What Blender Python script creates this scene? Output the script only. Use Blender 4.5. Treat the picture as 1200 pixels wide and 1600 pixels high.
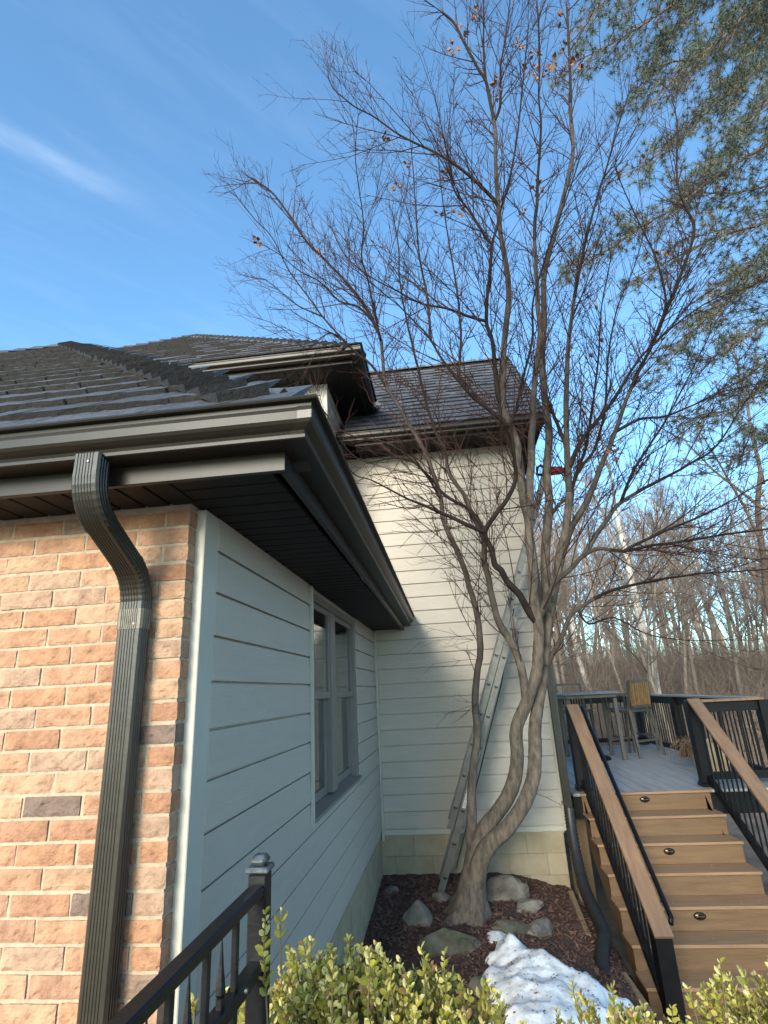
import bpy, bmesh, math, random
import numpy as np
from mathutils import Vector, Matrix, Quaternion, noise as mnoise

# ------------------------------------------------------------------ scene, camera, world, sun
for o in list(bpy.data.objects): bpy.data.objects.remove(o)
scn = bpy.context.scene
C = scn.collection
random.seed(11)

CAM_R = Vector((0.991716, 0.118595, -0.049345))
CAM_D = Vector((-0.084040, 0.308528, -0.947496))      # image "down"
CAM_F = Vector((-0.097144, 0.943793, 0.315938))
FPX = 845.9                                           # focal length for a 1200 x 1600 frame
cam = bpy.data.cameras.new('camera')
cam.sensor_fit = 'VERTICAL'; cam.sensor_height = 24.0; cam.lens = FPX / 1600 * 24.0
cam.clip_start = 0.05; cam.clip_end = 3000
co = bpy.data.objects.new('camera', cam); C.objects.link(co)
co.matrix_world = Matrix(((CAM_R.x, -CAM_D.x, -CAM_F.x, 0), (CAM_R.y, -CAM_D.y, -CAM_F.y, 0), (CAM_R.z, -CAM_D.z, -CAM_F.z, 0), (0, 0, 0, 1)))
scn.camera = co

SUN_TO = Vector((-0.25, -1.0, 0.39)).normalized()     # towards the sun
w = bpy.data.worlds.new('World'); scn.world = w; w.use_nodes = True
nt = w.node_tree; nt.nodes.clear()
def N(tree, t, **kw):
    n = tree.nodes.new(t)
    for k, v in kw.items():
        if k.startswith('i_'):
            key = k[2:]
            n.inputs[int(key) if key.isdigit() else key].default_value = v
        else: setattr(n, k, v)
    return n
sky = N(nt, 'ShaderNodeTexSky', sky_type='NISHITA')
sky.sun_disc = False
sky.sun_elevation = math.asin(SUN_TO.z)
sky.sun_rotation = math.atan2(SUN_TO.x, SUN_TO.y)
sky.altitude = 200; sky.air_density = 1.0; sky.dust_density = 1.1; sky.ozone_density = 3.6
bg = N(nt, 'ShaderNodeBackground', i_Strength=0.15)
out = N(nt, 'ShaderNodeOutputWorld')
# thin cirrus: streaks on a high plane (direction.xy / direction.z)
tc = N(nt, 'ShaderNodeTexCoord'); sep = N(nt, 'ShaderNodeSeparateXYZ'); nt.links.new(tc.outputs['Generated'], sep.inputs[0])
zc = N(nt, 'ShaderNodeMath', operation='MAXIMUM', i_1=0.12); nt.links.new(sep.outputs[2], zc.inputs[0])
dx = N(nt, 'ShaderNodeMath', operation='DIVIDE'); dy = N(nt, 'ShaderNodeMath', operation='DIVIDE')
nt.links.new(sep.outputs[0], dx.inputs[0]); nt.links.new(zc.outputs[0], dx.inputs[1])
nt.links.new(sep.outputs[1], dy.inputs[0]); nt.links.new(zc.outputs[0], dy.inputs[1])
cmb = N(nt, 'ShaderNodeCombineXYZ'); nt.links.new(dx.outputs[0], cmb.inputs[0]); nt.links.new(dy.outputs[0], cmb.inputs[1])
mp = N(nt, 'ShaderNodeMapping', vector_type='TEXTURE')
mp.inputs['Location'].default_value = (-0.665, 0.715, 0); mp.inputs['Rotation'].default_value = (0, 0, math.radians(50))
nt.links.new(cmb.outputs[0], mp.inputs['Vector'])
mp2 = N(nt, 'ShaderNodeMapping'); mp2.inputs['Scale'].default_value = (2.2, 9.0, 1)
nt.links.new(mp.outputs[0], mp2.inputs['Vector'])
cn = N(nt, 'ShaderNodeTexNoise', i_Scale=1.3, i_Detail=7.0, i_Roughness=0.58); cn.inputs['Distortion'].default_value = 0.6
nt.links.new(mp2.outputs[0], cn.inputs['Vector'])
cr = N(nt, 'ShaderNodeMapRange'); cr.inputs[1].default_value = 0.47; cr.inputs[2].default_value = 0.85
nt.links.new(cn.outputs[0], cr.inputs[0])
# the streak band itself
s2 = N(nt, 'ShaderNodeSeparateXYZ'); nt.links.new(mp.outputs[0], s2.inputs[0])
def band(centre, half, src):
    a = N(nt, 'ShaderNodeMath', operation='SUBTRACT', i_1=centre); nt.links.new(src, a.inputs[0])
    b = N(nt, 'ShaderNodeMath', operation='DIVIDE', i_1=half); nt.links.new(a.outputs[0], b.inputs[0])
    c = N(nt, 'ShaderNodeMath', operation='MULTIPLY'); nt.links.new(b.outputs[0], c.inputs[0]); nt.links.new(b.outputs[0], c.inputs[1])
    d = N(nt, 'ShaderNodeMath', operation='MULTIPLY', i_1=-1.0); nt.links.new(c.outputs[0], d.inputs[0])
    e = N(nt, 'ShaderNodeMath', operation='EXPONENT'); nt.links.new(d.outputs[0], e.inputs[0])
    return e.outputs[0]
b1 = band(0.0, 0.026, s2.outputs[1])
b2 = band(-0.02, 0.17, s2.outputs[0])
wob = N(nt, 'ShaderNodeMath', operation='MULTIPLY'); nt.links.new(b1, wob.inputs[0]); nt.links.new(b2, wob.inputs[1])
n3 = N(nt, 'ShaderNodeMapRange'); n3.inputs[1].default_value = 0.25; n3.inputs[2].default_value = 0.7
nt.links.new(cn.outputs[0], n3.inputs[0])
wob2 = N(nt, 'ShaderNodeMath', operation='MULTIPLY'); nt.links.new(wob.outputs[0], wob2.inputs[0]); nt.links.new(n3.outputs[0], wob2.inputs[1])
wf = N(nt, 'ShaderNodeMath', operation='MULTIPLY', i_1=0.17); nt.links.new(wob2.outputs[0], wf.inputs[0])
hz = N(nt, 'ShaderNodeMath', operation='MULTIPLY', i_1=0.035); nt.links.new(cr.outputs[0], hz.inputs[0])
al = N(nt, 'ShaderNodeMath', operation='ADD', use_clamp=True); nt.links.new(wf.outputs[0], al.inputs[0]); nt.links.new(hz.outputs[0], al.inputs[1])
mixc = N(nt, 'ShaderNodeMix', data_type='RGBA')
mixc.inputs['B'].default_value = (4.6, 4.9, 5.3, 1)
tint = N(nt, 'ShaderNodeMix', data_type='RGBA', blend_type='MULTIPLY'); tint.inputs['Factor'].default_value = 1.0; tint.inputs['B'].default_value = (0.82, 1.03, 1.00, 1)
nt.links.new(sky.outputs[0], tint.inputs['A'])
nt.links.new(al.outputs[0], mixc.inputs['Factor']); nt.links.new(tint.outputs['Result'], mixc.inputs['A'])
nt.links.new(mixc.outputs['Result'], bg.inputs['Color']); nt.links.new(bg.outputs[0], out.inputs[0])

sl = bpy.data.lights.new('sun', 'SUN'); sl.energy = 2.7; sl.angle = math.radians(23); sl.color = (1.0, 0.91, 0.77)
so = bpy.data.objects.new('sun', sl); C.objects.link(so)
so.rotation_euler = (-SUN_TO).to_track_quat('-Z', 'Y').to_euler(); so.location = (-6, -20, 8)
vs = scn.view_settings
vs.view_transform = 'Standard'; vs.look = 'None'; vs.exposure = 1.52; vs.gamma = 1.0

# ------------------------------------------------------------------ helpers
def U(u, v, Y):
    r = CAM_R * ((u - 600) / FPX) + CAM_D * ((v - 800) / FPX) + CAM_F
    return r * (Y / r.y)

def UG(u, v, up=0.0):
    "where the view ray through a pixel of the photograph meets the ground"
    lo, hi = 1.5, 12.0
    for _ in range(40):
        mid = (lo+hi)/2; p = U(u, v, mid)
        if p.z > ground_z(p.x, p.y)+up: lo = mid
        else: hi = mid
    return U(u, v, (lo+hi)/2)
class MB:
    def __init__(s): s.v = []; s.f = []
    def add(s, vs, fs):
        b = len(s.v); s.v.extend(vs); s.f.extend([tuple(i + b for i in f) for f in fs]); return s
    def box(s, x0, x1, y0, y1, z0, z1):
        return s.add([(x0,y0,z0),(x1,y0,z0),(x1,y1,z0),(x0,y1,z0),(x0,y0,z1),(x1,y0,z1),(x1,y1,z1),(x0,y1,z1)],
                     [(0,3,2,1),(4,5,6,7),(0,1,5,4),(1,2,6,5),(2,3,7,6),(3,0,4,7)])
    def cbox(s, x0, x1, y0, y1, z0, z1, c=0.004, j=0.0, rng=random):
        "box with chamfered edges, optionally jittered"
        vs = []; idx = {}
        for a in (0,1):
            for b in (0,1):
                for d in (0,1):
                    X = (x0,x1)[a]; Y = (y0,y1)[b]; Z = (z0,z1)[d]
                    sx = c*(1-2*a); sy = c*(1-2*b); sz = c*(1-2*d)
                    for k, p in enumerate(((X,Y+sy,Z+sz),(X+sx,Y,Z+sz),(X+sx,Y+sy,Z))):
                        idx[a,b,d,k] = len(vs)
                        vs.append(tuple(q + rng.uniform(-j,j) for q in p) if j else p)
        f = []
        for a in (0,1): f.append([idx[a,b,d,0] for b,d in ((0,0),(1,0),(1,1),(0,1))][::(1 if a else -1)])
        for b in (0,1): f.append([idx[a,b,d,1] for a,d in ((0,0),(1,0),(1,1),(0,1))][::(-1 if b else 1)])
        for d in (0,1): f.append([idx[a,b,d,2] for a,b in ((0,0),(1,0),(1,1),(0,1))][::(1 if d else -1)])
        for a in (0,1):
            for b in (0,1): f.append([idx[a,b,0,0],idx[a,b,1,0],idx[a,b,1,1],idx[a,b,0,1]][::(1 if a==b else -1)])
        for a in (0,1):
            for d in (0,1): f.append([idx[a,0,d,0],idx[a,1,d,0],idx[a,1,d,2],idx[a,0,d,2]][::(-1 if a==d else 1)])
        for b in (0,1):
            for d in (0,1): f.append([idx[0,b,d,1],idx[1,b,d,1],idx[1,b,d,2],idx[0,b,d,2]][::(1 if b==d else -1)])
        for a in (0,1):
            for b in (0,1):
                for d in (0,1): f.append([idx[a,b,d,0],idx[a,b,d,1],idx[a,b,d,2]][::(1 if (a+b+d)%2 else -1)])
        return s.add(vs, f)
    def bar(s, p, q, wd, ht, up=(0,0,1), c=0.0):
        "rectangular bar from p to q; wd sideways, ht along up"
        p = Vector(p); q = Vector(q); d = (q-p); L = d.length; d.normalize()
        sd = d.cross(Vector(up)).normalized(); u = sd.cross(d).normalized()
        m = MB()
        if c: m.cbox(0, L, -wd/2, wd/2, -ht/2, ht/2, c)
        else: m.box(0, L, -wd/2, wd/2, -ht/2, ht/2)
        return s.add([tuple(p + d*x - sd*y + u*z) for x,y,z in m.v], m.f)
    def prism(s, poly, p, ax, ay, az, L):
        "2-D polygon (a,b) in plane ax,ay at p, extruded L along az"
        p = Vector(p); ax = Vector(ax); ay = Vector(ay); az = Vector(az); n = len(poly)
        vs = [tuple(p + ax*a + ay*b) for a,b in poly] + [tuple(p + ax*a + ay*b + az*L) for a,b in poly]
        fs = [tuple(range(n))[::-1], tuple(range(n, 2*n))] + [(i,(i+1)%n,(i+1)%n+n,i+n) for i in range(n)]
        return s.add(vs, fs)
    def tube(s, pts, rad, n=6, cap=True):
        k = len(pts); pts = [Vector(p) for p in pts]
        t = (pts[1]-pts[0]).normalized()
        a = t.orthogonal().normalized(); vs = []
        for i, p in enumerate(pts):
            if i < k-1: t2 = (pts[i+1]-p)
            else: t2 = (p-pts[i-1])
            if i and i < k-1: t2 = (pts[i+1]-pts[i-1])
            t2.normalize()
            a = (a - t2*a.dot(t2)); 
            a = a.normalized() if a.length > 1e-6 else t2.orthogonal().normalized()
            b = t2.cross(a); r = rad[i]
            for q in range(n):
                an = 2*math.pi*q/n
                vs.append(tuple(p + a*(r*math.cos(an)) + b*(r*math.sin(an))))
        fs = []
        for i in range(k-1):
            for q in range(n):
                fs.append((i*n+q, i*n+(q+1)%n, (i+1)*n+(q+1)%n, (i+1)*n+q))
        if cap: fs.append(tuple(range(n))[::-1]); fs.append(tuple((k-1)*n+q for q in range(n)))
        return s.add(vs, fs)
    def lathe(s, prof, n=16, c=(0,0,0)):
        vs = []; 
        for r, z in prof:
            for q in range(n):
                an = 2*math.pi*q/n; vs.append((c[0]+r*math.cos(an), c[1]+r*math.sin(an), c[2]+z))
        k = len(prof); fs = [(i*n+q, i*n+(q+1)%n, (i+1)*n+(q+1)%n, (i+1)*n+q) for i in range(k-1) for q in range(n)]
        fs += [tuple(range(n))[::-1], tuple((k-1)*n+q for q in range(n))]
        return s.add(vs, fs)
    def mesh(s, name, mat, smooth=False):
        me = bpy.data.meshes.new(name); me.from_pydata([tuple(v) for v in s.v], [], s.f); me.materials.append(M[mat])
        if smooth: me.polygons.foreach_set('use_smooth', [True]*len(me.polygons))
        me.update(); return me
    def build(s, name, mat, parent=None, smooth=False, bevel=0, kind=None):
        return link(name, s.mesh(name, mat, smooth), parent, bevel, kind)
def link(name, me, parent=None, bevel=0, kind=None, loc=None, rot=None):
    o = bpy.data.objects.new(name, me); C.objects.link(o)
    if parent: o.parent = parent
    if loc is not None: o.location = loc
    if rot is not None: o.rotation_euler = rot
    if bevel:
        b = o.modifiers.new('bevel', 'BEVEL'); b.width = bevel; b.segments = 2; b.limit_method = 'ANGLE'; b.angle_limit = math.radians(40)
    if kind: o['kind'] = kind
    return o
def tag(o, label, cat, group=None):
    o['label'] = label; o['category'] = cat
    if group: o['group'] = group
    return o
def thing(name, label, cat, loc=(0,0,0), group=None):
    o = bpy.data.objects.new(name, None); C.objects.link(o); o.location = loc
    o.empty_display_size = 0.1
    return tag(o, label, cat, group)
def empty_part(name, parent):
    o = bpy.data.objects.new(name, None); C.objects.link(o); o.parent = parent; return o
def sm(a, b, x):
    t = min(1, max(0, (x-a)/(b-a))); return t*t*(3-2*t)

# ------------------------------------------------------------------ materials
M = {}
def mat(name, col, rough=0.6, var=0.15, scale=8.0, bump=0.0, bscale=60.0, col2=None, objvar=0.0, ramp=None, metal=0.0, spec=0.5, stretch=(1,1,1), detail=5.0, alpha=None, coat=0.0, trans=0.0):
    m = bpy.data.materials.new(name); m.use_nodes = True; t = m.node_tree; p = t.nodes['Principled BSDF']
    p.inputs['Roughness'].default_value = rough; p.inputs['Metallic'].default_value = metal
    p.inputs['Specular IOR Level'].default_value = spec
    if coat: p.inputs['Coat Weight'].default_value = coat
    tcn = N(t, 'ShaderNodeTexCoord'); mpn = N(t, 'ShaderNodeMapping'); mpn.inputs['Scale'].default_value = stretch
    t.links.new(tcn.outputs['Object'], mpn.inputs['Vector'])
    oi = N(t, 'ShaderNodeObjectInfo')
    ad = N(t, 'ShaderNodeVectorMath', operation='ADD'); sc = N(t, 'ShaderNodeMath', operation='MULTIPLY', i_1=37.0)
    t.links.new(oi.outputs['Random'], sc.inputs[0]); t.links.new(mpn.outputs[0], ad.inputs[0]); t.links.new(sc.outputs[0], ad.inputs[1])
    nz = N(t, 'ShaderNodeTexNoise', i_Scale=scale, i_Detail=detail, i_Roughness=0.6); t.links.new(ad.outputs[0], nz.inputs['Vector'])
    c1 = col; c2 = col2 or tuple(max(0, x*(1-var*2)) for x in col)
    mx = N(t, 'ShaderNodeMix', data_type='RGBA'); mx.inputs['A'].default_value = (*c2, 1); mx.inputs['B'].default_value = (*c1, 1)
    mr = N(t, 'ShaderNodeMapRange'); mr.inputs[1].default_value = 0.32; mr.inputs[2].default_value = 0.66
    t.links.new(nz.outputs[0], mr.inputs[0]); t.links.new(mr.outputs[0], mx.inputs['Factor'])
    outc = mx.outputs['Result']
    if ramp:
        rp = N(t, 'ShaderNodeValToRGB'); rp.color_ramp.interpolation = 'CONSTANT'
        els = rp.color_ramp.elements
        while len(els) < len(ramp): els.new(0.5)
        for e, (pos, cc) in zip(els, ramp): e.position = pos; e.color = (*cc, 1)
        t.links.new(oi.outputs['Random'], rp.inputs[0])
        m2 = N(t, 'ShaderNodeMix', data_type='RGBA', blend_type='MULTIPLY'); m2.inputs['Factor'].default_value = 1.0
        t.links.new(rp.outputs[0], m2.inputs['A']); t.links.new(outc, m2.inputs['B']); outc = m2.outputs['Result']
    if objvar:
        hs = N(t, 'ShaderNodeHueSaturation'); mv = N(t, 'ShaderNodeMapRange'); mv.inputs[3].default_value = 1-objvar; mv.inputs[4].default_value = 1+objvar
        t.links.new(oi.outputs['Random'], mv.inputs[0]); t.links.new(mv.outputs[0], hs.inputs['Value']); t.links.new(outc, hs.inputs['Color']); outc = hs.outputs[0]
    t.links.new(outc, p.inputs['Base Color'])
    if bump:
        nb = N(t, 'ShaderNodeTexNoise', i_Scale=bscale, i_Detail=4.0); t.links.new(ad.outputs[0], nb.inputs['Vector'])
        bp = N(t, 'ShaderNodeBump', i_Strength=bump); bp.inputs['Distance'].default_value = 0.01
        t.links.new(nb.outputs[0], bp.inputs['Height']); t.links.new(bp.outputs[0], p.inputs['Normal'])
    if trans:
        tr = N(t, 'ShaderNodeBsdfTranslucent'); t.links.new(outc, tr.inputs[0])
        ms = N(t, 'ShaderNodeMixShader', i_0=trans); om = t.nodes['Material Output']
        t.links.new(p.outputs[0], ms.inputs[1]); t.links.new(tr.outputs[0], ms.inputs[2]); t.links.new(ms.outputs[0], om.inputs[0])
    M[name] = m; return m
mat('brick', (1.0,1.0,0.98), 0.85, col2=(0.58,0.54,0.51), scale=19, bump=0.9, bscale=70, detail=9,
    ramp=[(0,(0.41,0.215,0.122)),(0.20,(0.435,0.24,0.145)),(0.40,(0.37,0.19,0.112)),(0.54,(0.44,0.27,0.17)),(0.70,(0.37,0.205,0.132)),(0.82,(0.40,0.26,0.18)),(0.95,(0.19,0.13,0.105)),(0.975,(0.28,0.19,0.14))])
mat('mortar', (0.41,0.33,0.235), 0.95, scale=30, bump=0.6, bscale=120, var=0.12)
mat('siding', (0.415,0.372,0.315), 0.62, var=0.035, scale=4, bump=0.28, bscale=26, objvar=0.025, stretch=(1,1,7))
mat('siding_side', (0.415,0.372,0.315), 0.62, var=0.035, scale=4, bump=0.28, bscale=26, objvar=0.025, stretch=(1,1,7))
mat('trim', (0.43,0.415,0.36), 0.55, var=0.05, scale=6, bump=0.12, bscale=30)
mat('frame', (0.185,0.168,0.148), 0.5, var=0.08, scale=9, bump=0.1)
mat('found', (0.34,0.29,0.20), 0.92, col2=(0.26,0.21,0.135), scale=5, bump=0.5, bscale=50, objvar=0.05)
mat('joint', (0.29,0.245,0.165), 0.95, var=0.2, scale=12)
mat('gutter', (0.0175,0.0145,0.0102), 0.42, var=0.12, scale=5, bump=0.03, bscale=14, spec=0.35)
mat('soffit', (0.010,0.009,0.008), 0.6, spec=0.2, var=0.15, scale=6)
mat('downspout', (0.025,0.021,0.0145), 0.38, var=0.14, scale=10, bump=0.08, bscale=30)
mat('bandmetal', (0.13,0.115,0.09), 0.42, var=0.25, scale=25, metal=0.3)
mat('tile', (0.088,0.088,0.095), 0.55, spec=0.6, col2=(0.036,0.035,0.039), scale=9, bump=0.7, bscale=50, objvar=0.28, stretch=(6,1,1))
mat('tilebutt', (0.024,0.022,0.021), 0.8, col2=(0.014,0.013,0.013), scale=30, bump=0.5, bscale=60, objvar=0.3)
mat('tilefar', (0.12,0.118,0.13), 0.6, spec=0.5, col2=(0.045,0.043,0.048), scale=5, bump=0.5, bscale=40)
mat('roofdeck', (0.03,0.028,0.028), 0.9)
mat('guard', (0.02,0.02,0.02), 0.6)
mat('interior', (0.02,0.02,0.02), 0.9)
mat('curtain', (0.23,0.22,0.2), 0.9, var=0.2, scale=6)
mat('bark', (0.165,0.130,0.097), 0.9, col2=(0.050,0.037,0.028), scale=26, bump=1.0, bscale=45, stretch=(1,1,0.3), detail=10)
mat('bark_dark', (0.036,0.026,0.021), 0.9, spec=0.15, col2=(0.019,0.014,0.012), scale=9, bump=0.6, bscale=34)
mat('bark_mid', (0.085,0.066,0.050), 0.9, col2=(0.034,0.025,0.020), scale=10, bump=0.8, bscale=50, stretch=(1,1,0.5), detail=8)
mat('twig', (0.064,0.032,0.025), 0.85, spec=0.15, col2=(0.032,0.017,0.014), scale=3)
mat('deadleaf', (0.30,0.15,0.075), 0.85, col2=(0.15,0.07,0.04), scale=20, objvar=0.3)
mat('needle', (0.115,0.135,0.085), 0.55, col2=(0.055,0.072,0.048), scale=1.6, trans=0.15)
mat('needle_old', (0.17,0.13,0.065), 0.7, col2=(0.09,0.08,0.04), scale=2)
mat('pinebark', (0.14,0.095,0.07), 0.95, scale=7, bump=1.0, bscale=20)
mat('woodsbark', (0.25,0.20,0.155), 0.95, col2=(0.14,0.108,0.084), scale=3, bump=0.5, bscale=12, objvar=0.3)
mat('woodstwig', (0.20,0.15,0.112), 0.95, col2=(0.11,0.08,0.06), scale=1.0, objvar=0.3)
mat('birchbark', (0.62,0.58,0.50), 0.85, col2=(0.26,0.22,0.18), scale=3.2, bump=0.3, bscale=20)
mat('litter', (0.23,0.165,0.115), 0.97, col2=(0.11,0.078,0.056), scale=3.0, bump=0.8, bscale=9, detail=9)
mat('mulch', (0.085,0.042,0.030), 0.97, col2=(0.035,0.020,0.016), scale=26, bump=1.0, bscale=70, detail=8)
mat('chip', (0.15,0.075,0.05), 0.95, col2=(0.05,0.026,0.02), scale=7, objvar=0.2)
mat('rock', (0.21,0.185,0.15), 0.95, col2=(0.085,0.07,0.055), scale=9, bump=1.0, bscale=30)
mat('mossrock', (0.14,0.12,0.09), 0.97, col2=(0.045,0.048,0.018), scale=7, bump=1.0, bscale=34)
mat('snow', (0.90,0.91,0.92), 0.75, col2=(0.50,0.49,0.47), scale=9, detail=10, bump=0.7, bscale=30, spec=0.3)
mat('black', (0.007,0.007,0.008), 0.5, spec=0.22, var=0.25, scale=9, bump=0.05)
mat('iron', (0.006,0.007,0.009), 0.42, spec=0.3, var=0.3, scale=24, bump=0.06, bscale=120)
mat('ironcap', (0.16,0.19,0.20), 0.3, var=0.5, scale=30, bump=0.2, metal=0.5)
mat('treadtop_lit', (0.31,0.19,0.102), 0.72, col2=(0.225,0.135,0.072), scale=5, bump=0.25, bscale=40, stretch=(0.5,6,6), objvar=0.06)  # stair brown lightened on the treads, standing in for light from above
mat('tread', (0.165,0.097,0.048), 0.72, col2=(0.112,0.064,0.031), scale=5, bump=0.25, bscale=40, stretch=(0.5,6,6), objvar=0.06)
mat('railcap', (0.25,0.145,0.082), 0.68, col2=(0.175,0.10,0.056), scale=5, bump=0.25, bscale=40, stretch=(6,0.6,1))
mat('deckboard', (0.31,0.295,0.28), 0.75, col2=(0.22,0.21,0.20), scale=4, bump=0.3, bscale=50, stretch=(6,0.5,1), objvar=0.08)
mat('lightlens', (0.055,0.046,0.038), 0.25, var=0.1, metal=0.7)
mat('pipe', (0.022,0.022,0.022), 0.48, var=0.25, scale=20)
mat('plank', (0.24,0.175,0.10), 0.92, col2=(0.14,0.10,0.06), scale=5, bump=0.7, bscale=30, stretch=(1,1,0.3))
mat('alu', (0.18,0.18,0.174), 0.42, var=0.14, scale=14, metal=0.55, bump=0.05)
mat('aludark', (0.012,0.012,0.012), 0.5)
mat('sticker', (0.72,0.71,0.68), 0.6, var=0.3, scale=60)
mat('rope', (0.03,0.028,0.026), 0.9)
mat('red', (0.42,0.022,0.020), 0.4, var=0.1)
mat('furn', (0.085,0.072,0.06), 0.5, var=0.15)
mat('furnwood', (0.30,0.175,0.07), 0.6, var=0.2, scale=14, objvar=0.12)
mat('tabletop', (0.15,0.15,0.155), 0.45, var=0.1)
mat('pot', (0.42,0.33,0.21), 0.85, var=0.12)
mat('dry', (0.16,0.10,0.06), 0.9)
mat('boxleaf', (0.40,0.345,0.05), 0.38, col2=(0.14,0.16,0.03), scale=9, trans=0.25)
mat('boxleaf_new', (0.70,0.60,0.24), 0.40, col2=(0.46,0.41,0.10), scale=12, trans=0.25)
mat('boxleaf_dead', (0.30,0.17,0.06), 0.6, col2=(0.16,0.085,0.035), scale=12, trans=0.2)
mat('boxstem', (0.13,0.10,0.04), 0.9)
mat('screw', (0.35,0.33,0.3), 0.35, metal=0.8)
mat('concrete', (0.46,0.43,0.38), 0.9, var=0.1, scale=3, bump=0.3)
mat('pool', (0.25,0.42,0.55), 0.2, var=0.25, scale=5)
mat('coping', (0.50,0.46,0.36), 0.8)
# window glass: mirror-like at a grazing view, see-through otherwise
gm = bpy.data.materials.new('glass'); gm.use_nodes = True; t = gm.node_tree
gp = t.nodes['Principled BSDF']; gp.inputs['Base Color'].default_value = (0.9,0.93,0.92,1); gp.inputs['Roughness'].default_value = 0.015
gp.inputs['Transmission Weight'].default_value = 1.0; gp.inputs['IOR'].default_value = 2.0
nb = N(t, 'ShaderNodeTexNoise', i_Scale=1.5); bp = N(t, 'ShaderNodeBump', i_Strength=0.03); tcg = N(t, 'ShaderNodeTexCoord')
t.links.new(tcg.outputs['Object'], nb.inputs['Vector']); t.links.new(nb.outputs[0], bp.inputs['Height']); t.links.new(bp.outputs[0], gp.inputs['Normal'])
M['glass'] = gm

# ------------------------------------------------------------------ terrain
def ground_z(x, y):
    z = -1.85 - 0.13*sm(0.3, 1.05, x) - 0.48*sm(0.95, 1.45, x)
    z -= 0.06*max(0.0, min(6.5-y, 3.5))
    z += 0.55*sm(2.4, 1.2, y)                                         # raised walk where the viewer stands
    if y > 12: z += 0.085*(y-12) if y < 60 else 0.085*48 + 0.012*(y-60)
    if y > 12: z += 0.4*math.sin(x*0.11+1.0)*sm(12,30,y) + 0.25*math.sin(x*0.31+y*0.2)*sm(12,24,y)
    return z
def axis(lo, hi, flo, fhi, fine, k=1.35):
    a = list(np.arange(flo, fhi+1e-6, fine)); s = fine; x = a[-1]
    while x < hi: s *= k; x += s; a.append(min(x, hi))
    s = fine; x = a[0]; b = []
    while x > lo: s *= k; x -= s; b.append(max(x, lo))
    return b[::-1] + a
xs = axis(-700, 700, -1.6, 3.2, 0.12); ys = axis(-500, 900, 0.8, 7.2, 0.12)
g = MB(); nx = len(xs)
for y in ys:
    for x in xs: g.v.append((x, y, ground_z(x, y) + 0.018*mnoise.noise(Vector((x*3, y*3, 0)))))
g.f = [(j*nx+i, j*nx+i+1, (j+1)*nx+i+1, (j+1)*nx+i) for j in range(len(ys)-1) for i in range(nx-1)]
gr = g.build('ground', 'litter', smooth=True); gr['kind'] = 'structure'
# mulch bed between house and stairs
b = MB(); bx = np.linspace(-0.93, 1.30, 60); by = np.linspace(2.2, 6.58, 110)
def mulch_z(x, y): return ground_z(x, y) + 0.03 + 0.020*mnoise.noise(Vector((x*9, y*9, 3))) + 0.012*mnoise.noise(Vector((x*27, y*27, 3)))
for y in by:
    for x in bx: b.v.append((x, y, mulch_z(x, y)))
b.f = [(j*60+i, j*60+i+1, (j+1)*60+i+1, (j+1)*60+i) for j in range(109) for i in range(59)]
mb = b.build('mulch_bed', 'mulch', smooth=True); mb['kind'] = 'structure'
ch = MB(); rg = random.Random(5)
for i in range(9000):
    x = rg.uniform(-0.88, 1.25); y = rg.uniform(3.0, 6.5); z = mulch_z(x, y) + 0.004
    L = rg.uniform(0.008, 0.03); wd = rg.uniform(0.004, 0.012); an = rg.uniform(0, 6.28); ti = rg.uniform(-0.5, 0.7)
    d = Vector((math.cos(an)*math.cos(ti), math.sin(an)*math.cos(ti), math.sin(ti))); s_ = Vector((-math.sin(an), math.cos(an), rg.uniform(-.4,.4)))
    p = Vector((x, y, z+0.004)); n_ = d.cross(s_)*0.003
    ch.add([tuple(p-d*L-s_*wd), tuple(p+d*L-s_*wd*.6), tuple(p+d*L*0.8+s_*wd), tuple(p-d*L*.7+s_*wd), tuple(p+n_)], [(0,1,4),(1,2,4),(2,3,4),(3,0,4)])
cho = ch.build('mulch_chips', 'chip', kind='stuff'); cho['label'] = 'reddish brown bark chips and dead leaves on the bed'; cho['category'] = 'mulch'

# ------------------------------------------------------------------ house
XW = -0.884; YB = 1.81; YW = 6.56
ZS = 0.70                       # soffit of the low wing
S = 0.89                        # roof slope (rise / run)
house = thing('house', 'house with orange brick front, pale lap siding and dark shake roofs', 'house', (-0.884, 1.81, -1.87))
def hp(o):
    o.parent = house; o.matrix_parent_inverse = Matrix.Translation((0.884, -1.81, 1.87)); return o
# structural bodies (hidden behind cladding, they keep the light out)
body = MB()
body.box(-9.0, XW-0.03, YB+0.10, 6.7, -2.6, ZS+0.02)
body.box(-8.2, -1.22, 5.57, 12.6, -2.6, 3.50)
body.box(-1.4, 1.02, YW+0.03, 10.0, -2.6, 2.97)
# window opening is cut from the low wing body further down by leaving a recess: rebuild that wall in pieces
body.v = body.v[8:]; body.f = [tuple(i-8 for i in f) for f in body.f[6:]]
WY0, WY1, WZ0, WZ1 = 3.47, 5.22, -0.70, 0.665
body.box(-9.0, -1.30, YB+0.10, 6.7, -2.6, ZS+0.02)
for a in ((YB+0.10, WY0, -2.6, ZS+0.02), (WY1, 6.7, -2.6, ZS+0.02), (WY0, WY1, -2.6, WZ0), (WY0, WY1, WZ1, ZS+0.02)):
    body.box(-1.30, XW-0.03, *a)
hp(body.build('wall_core', 'interior'))

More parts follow.
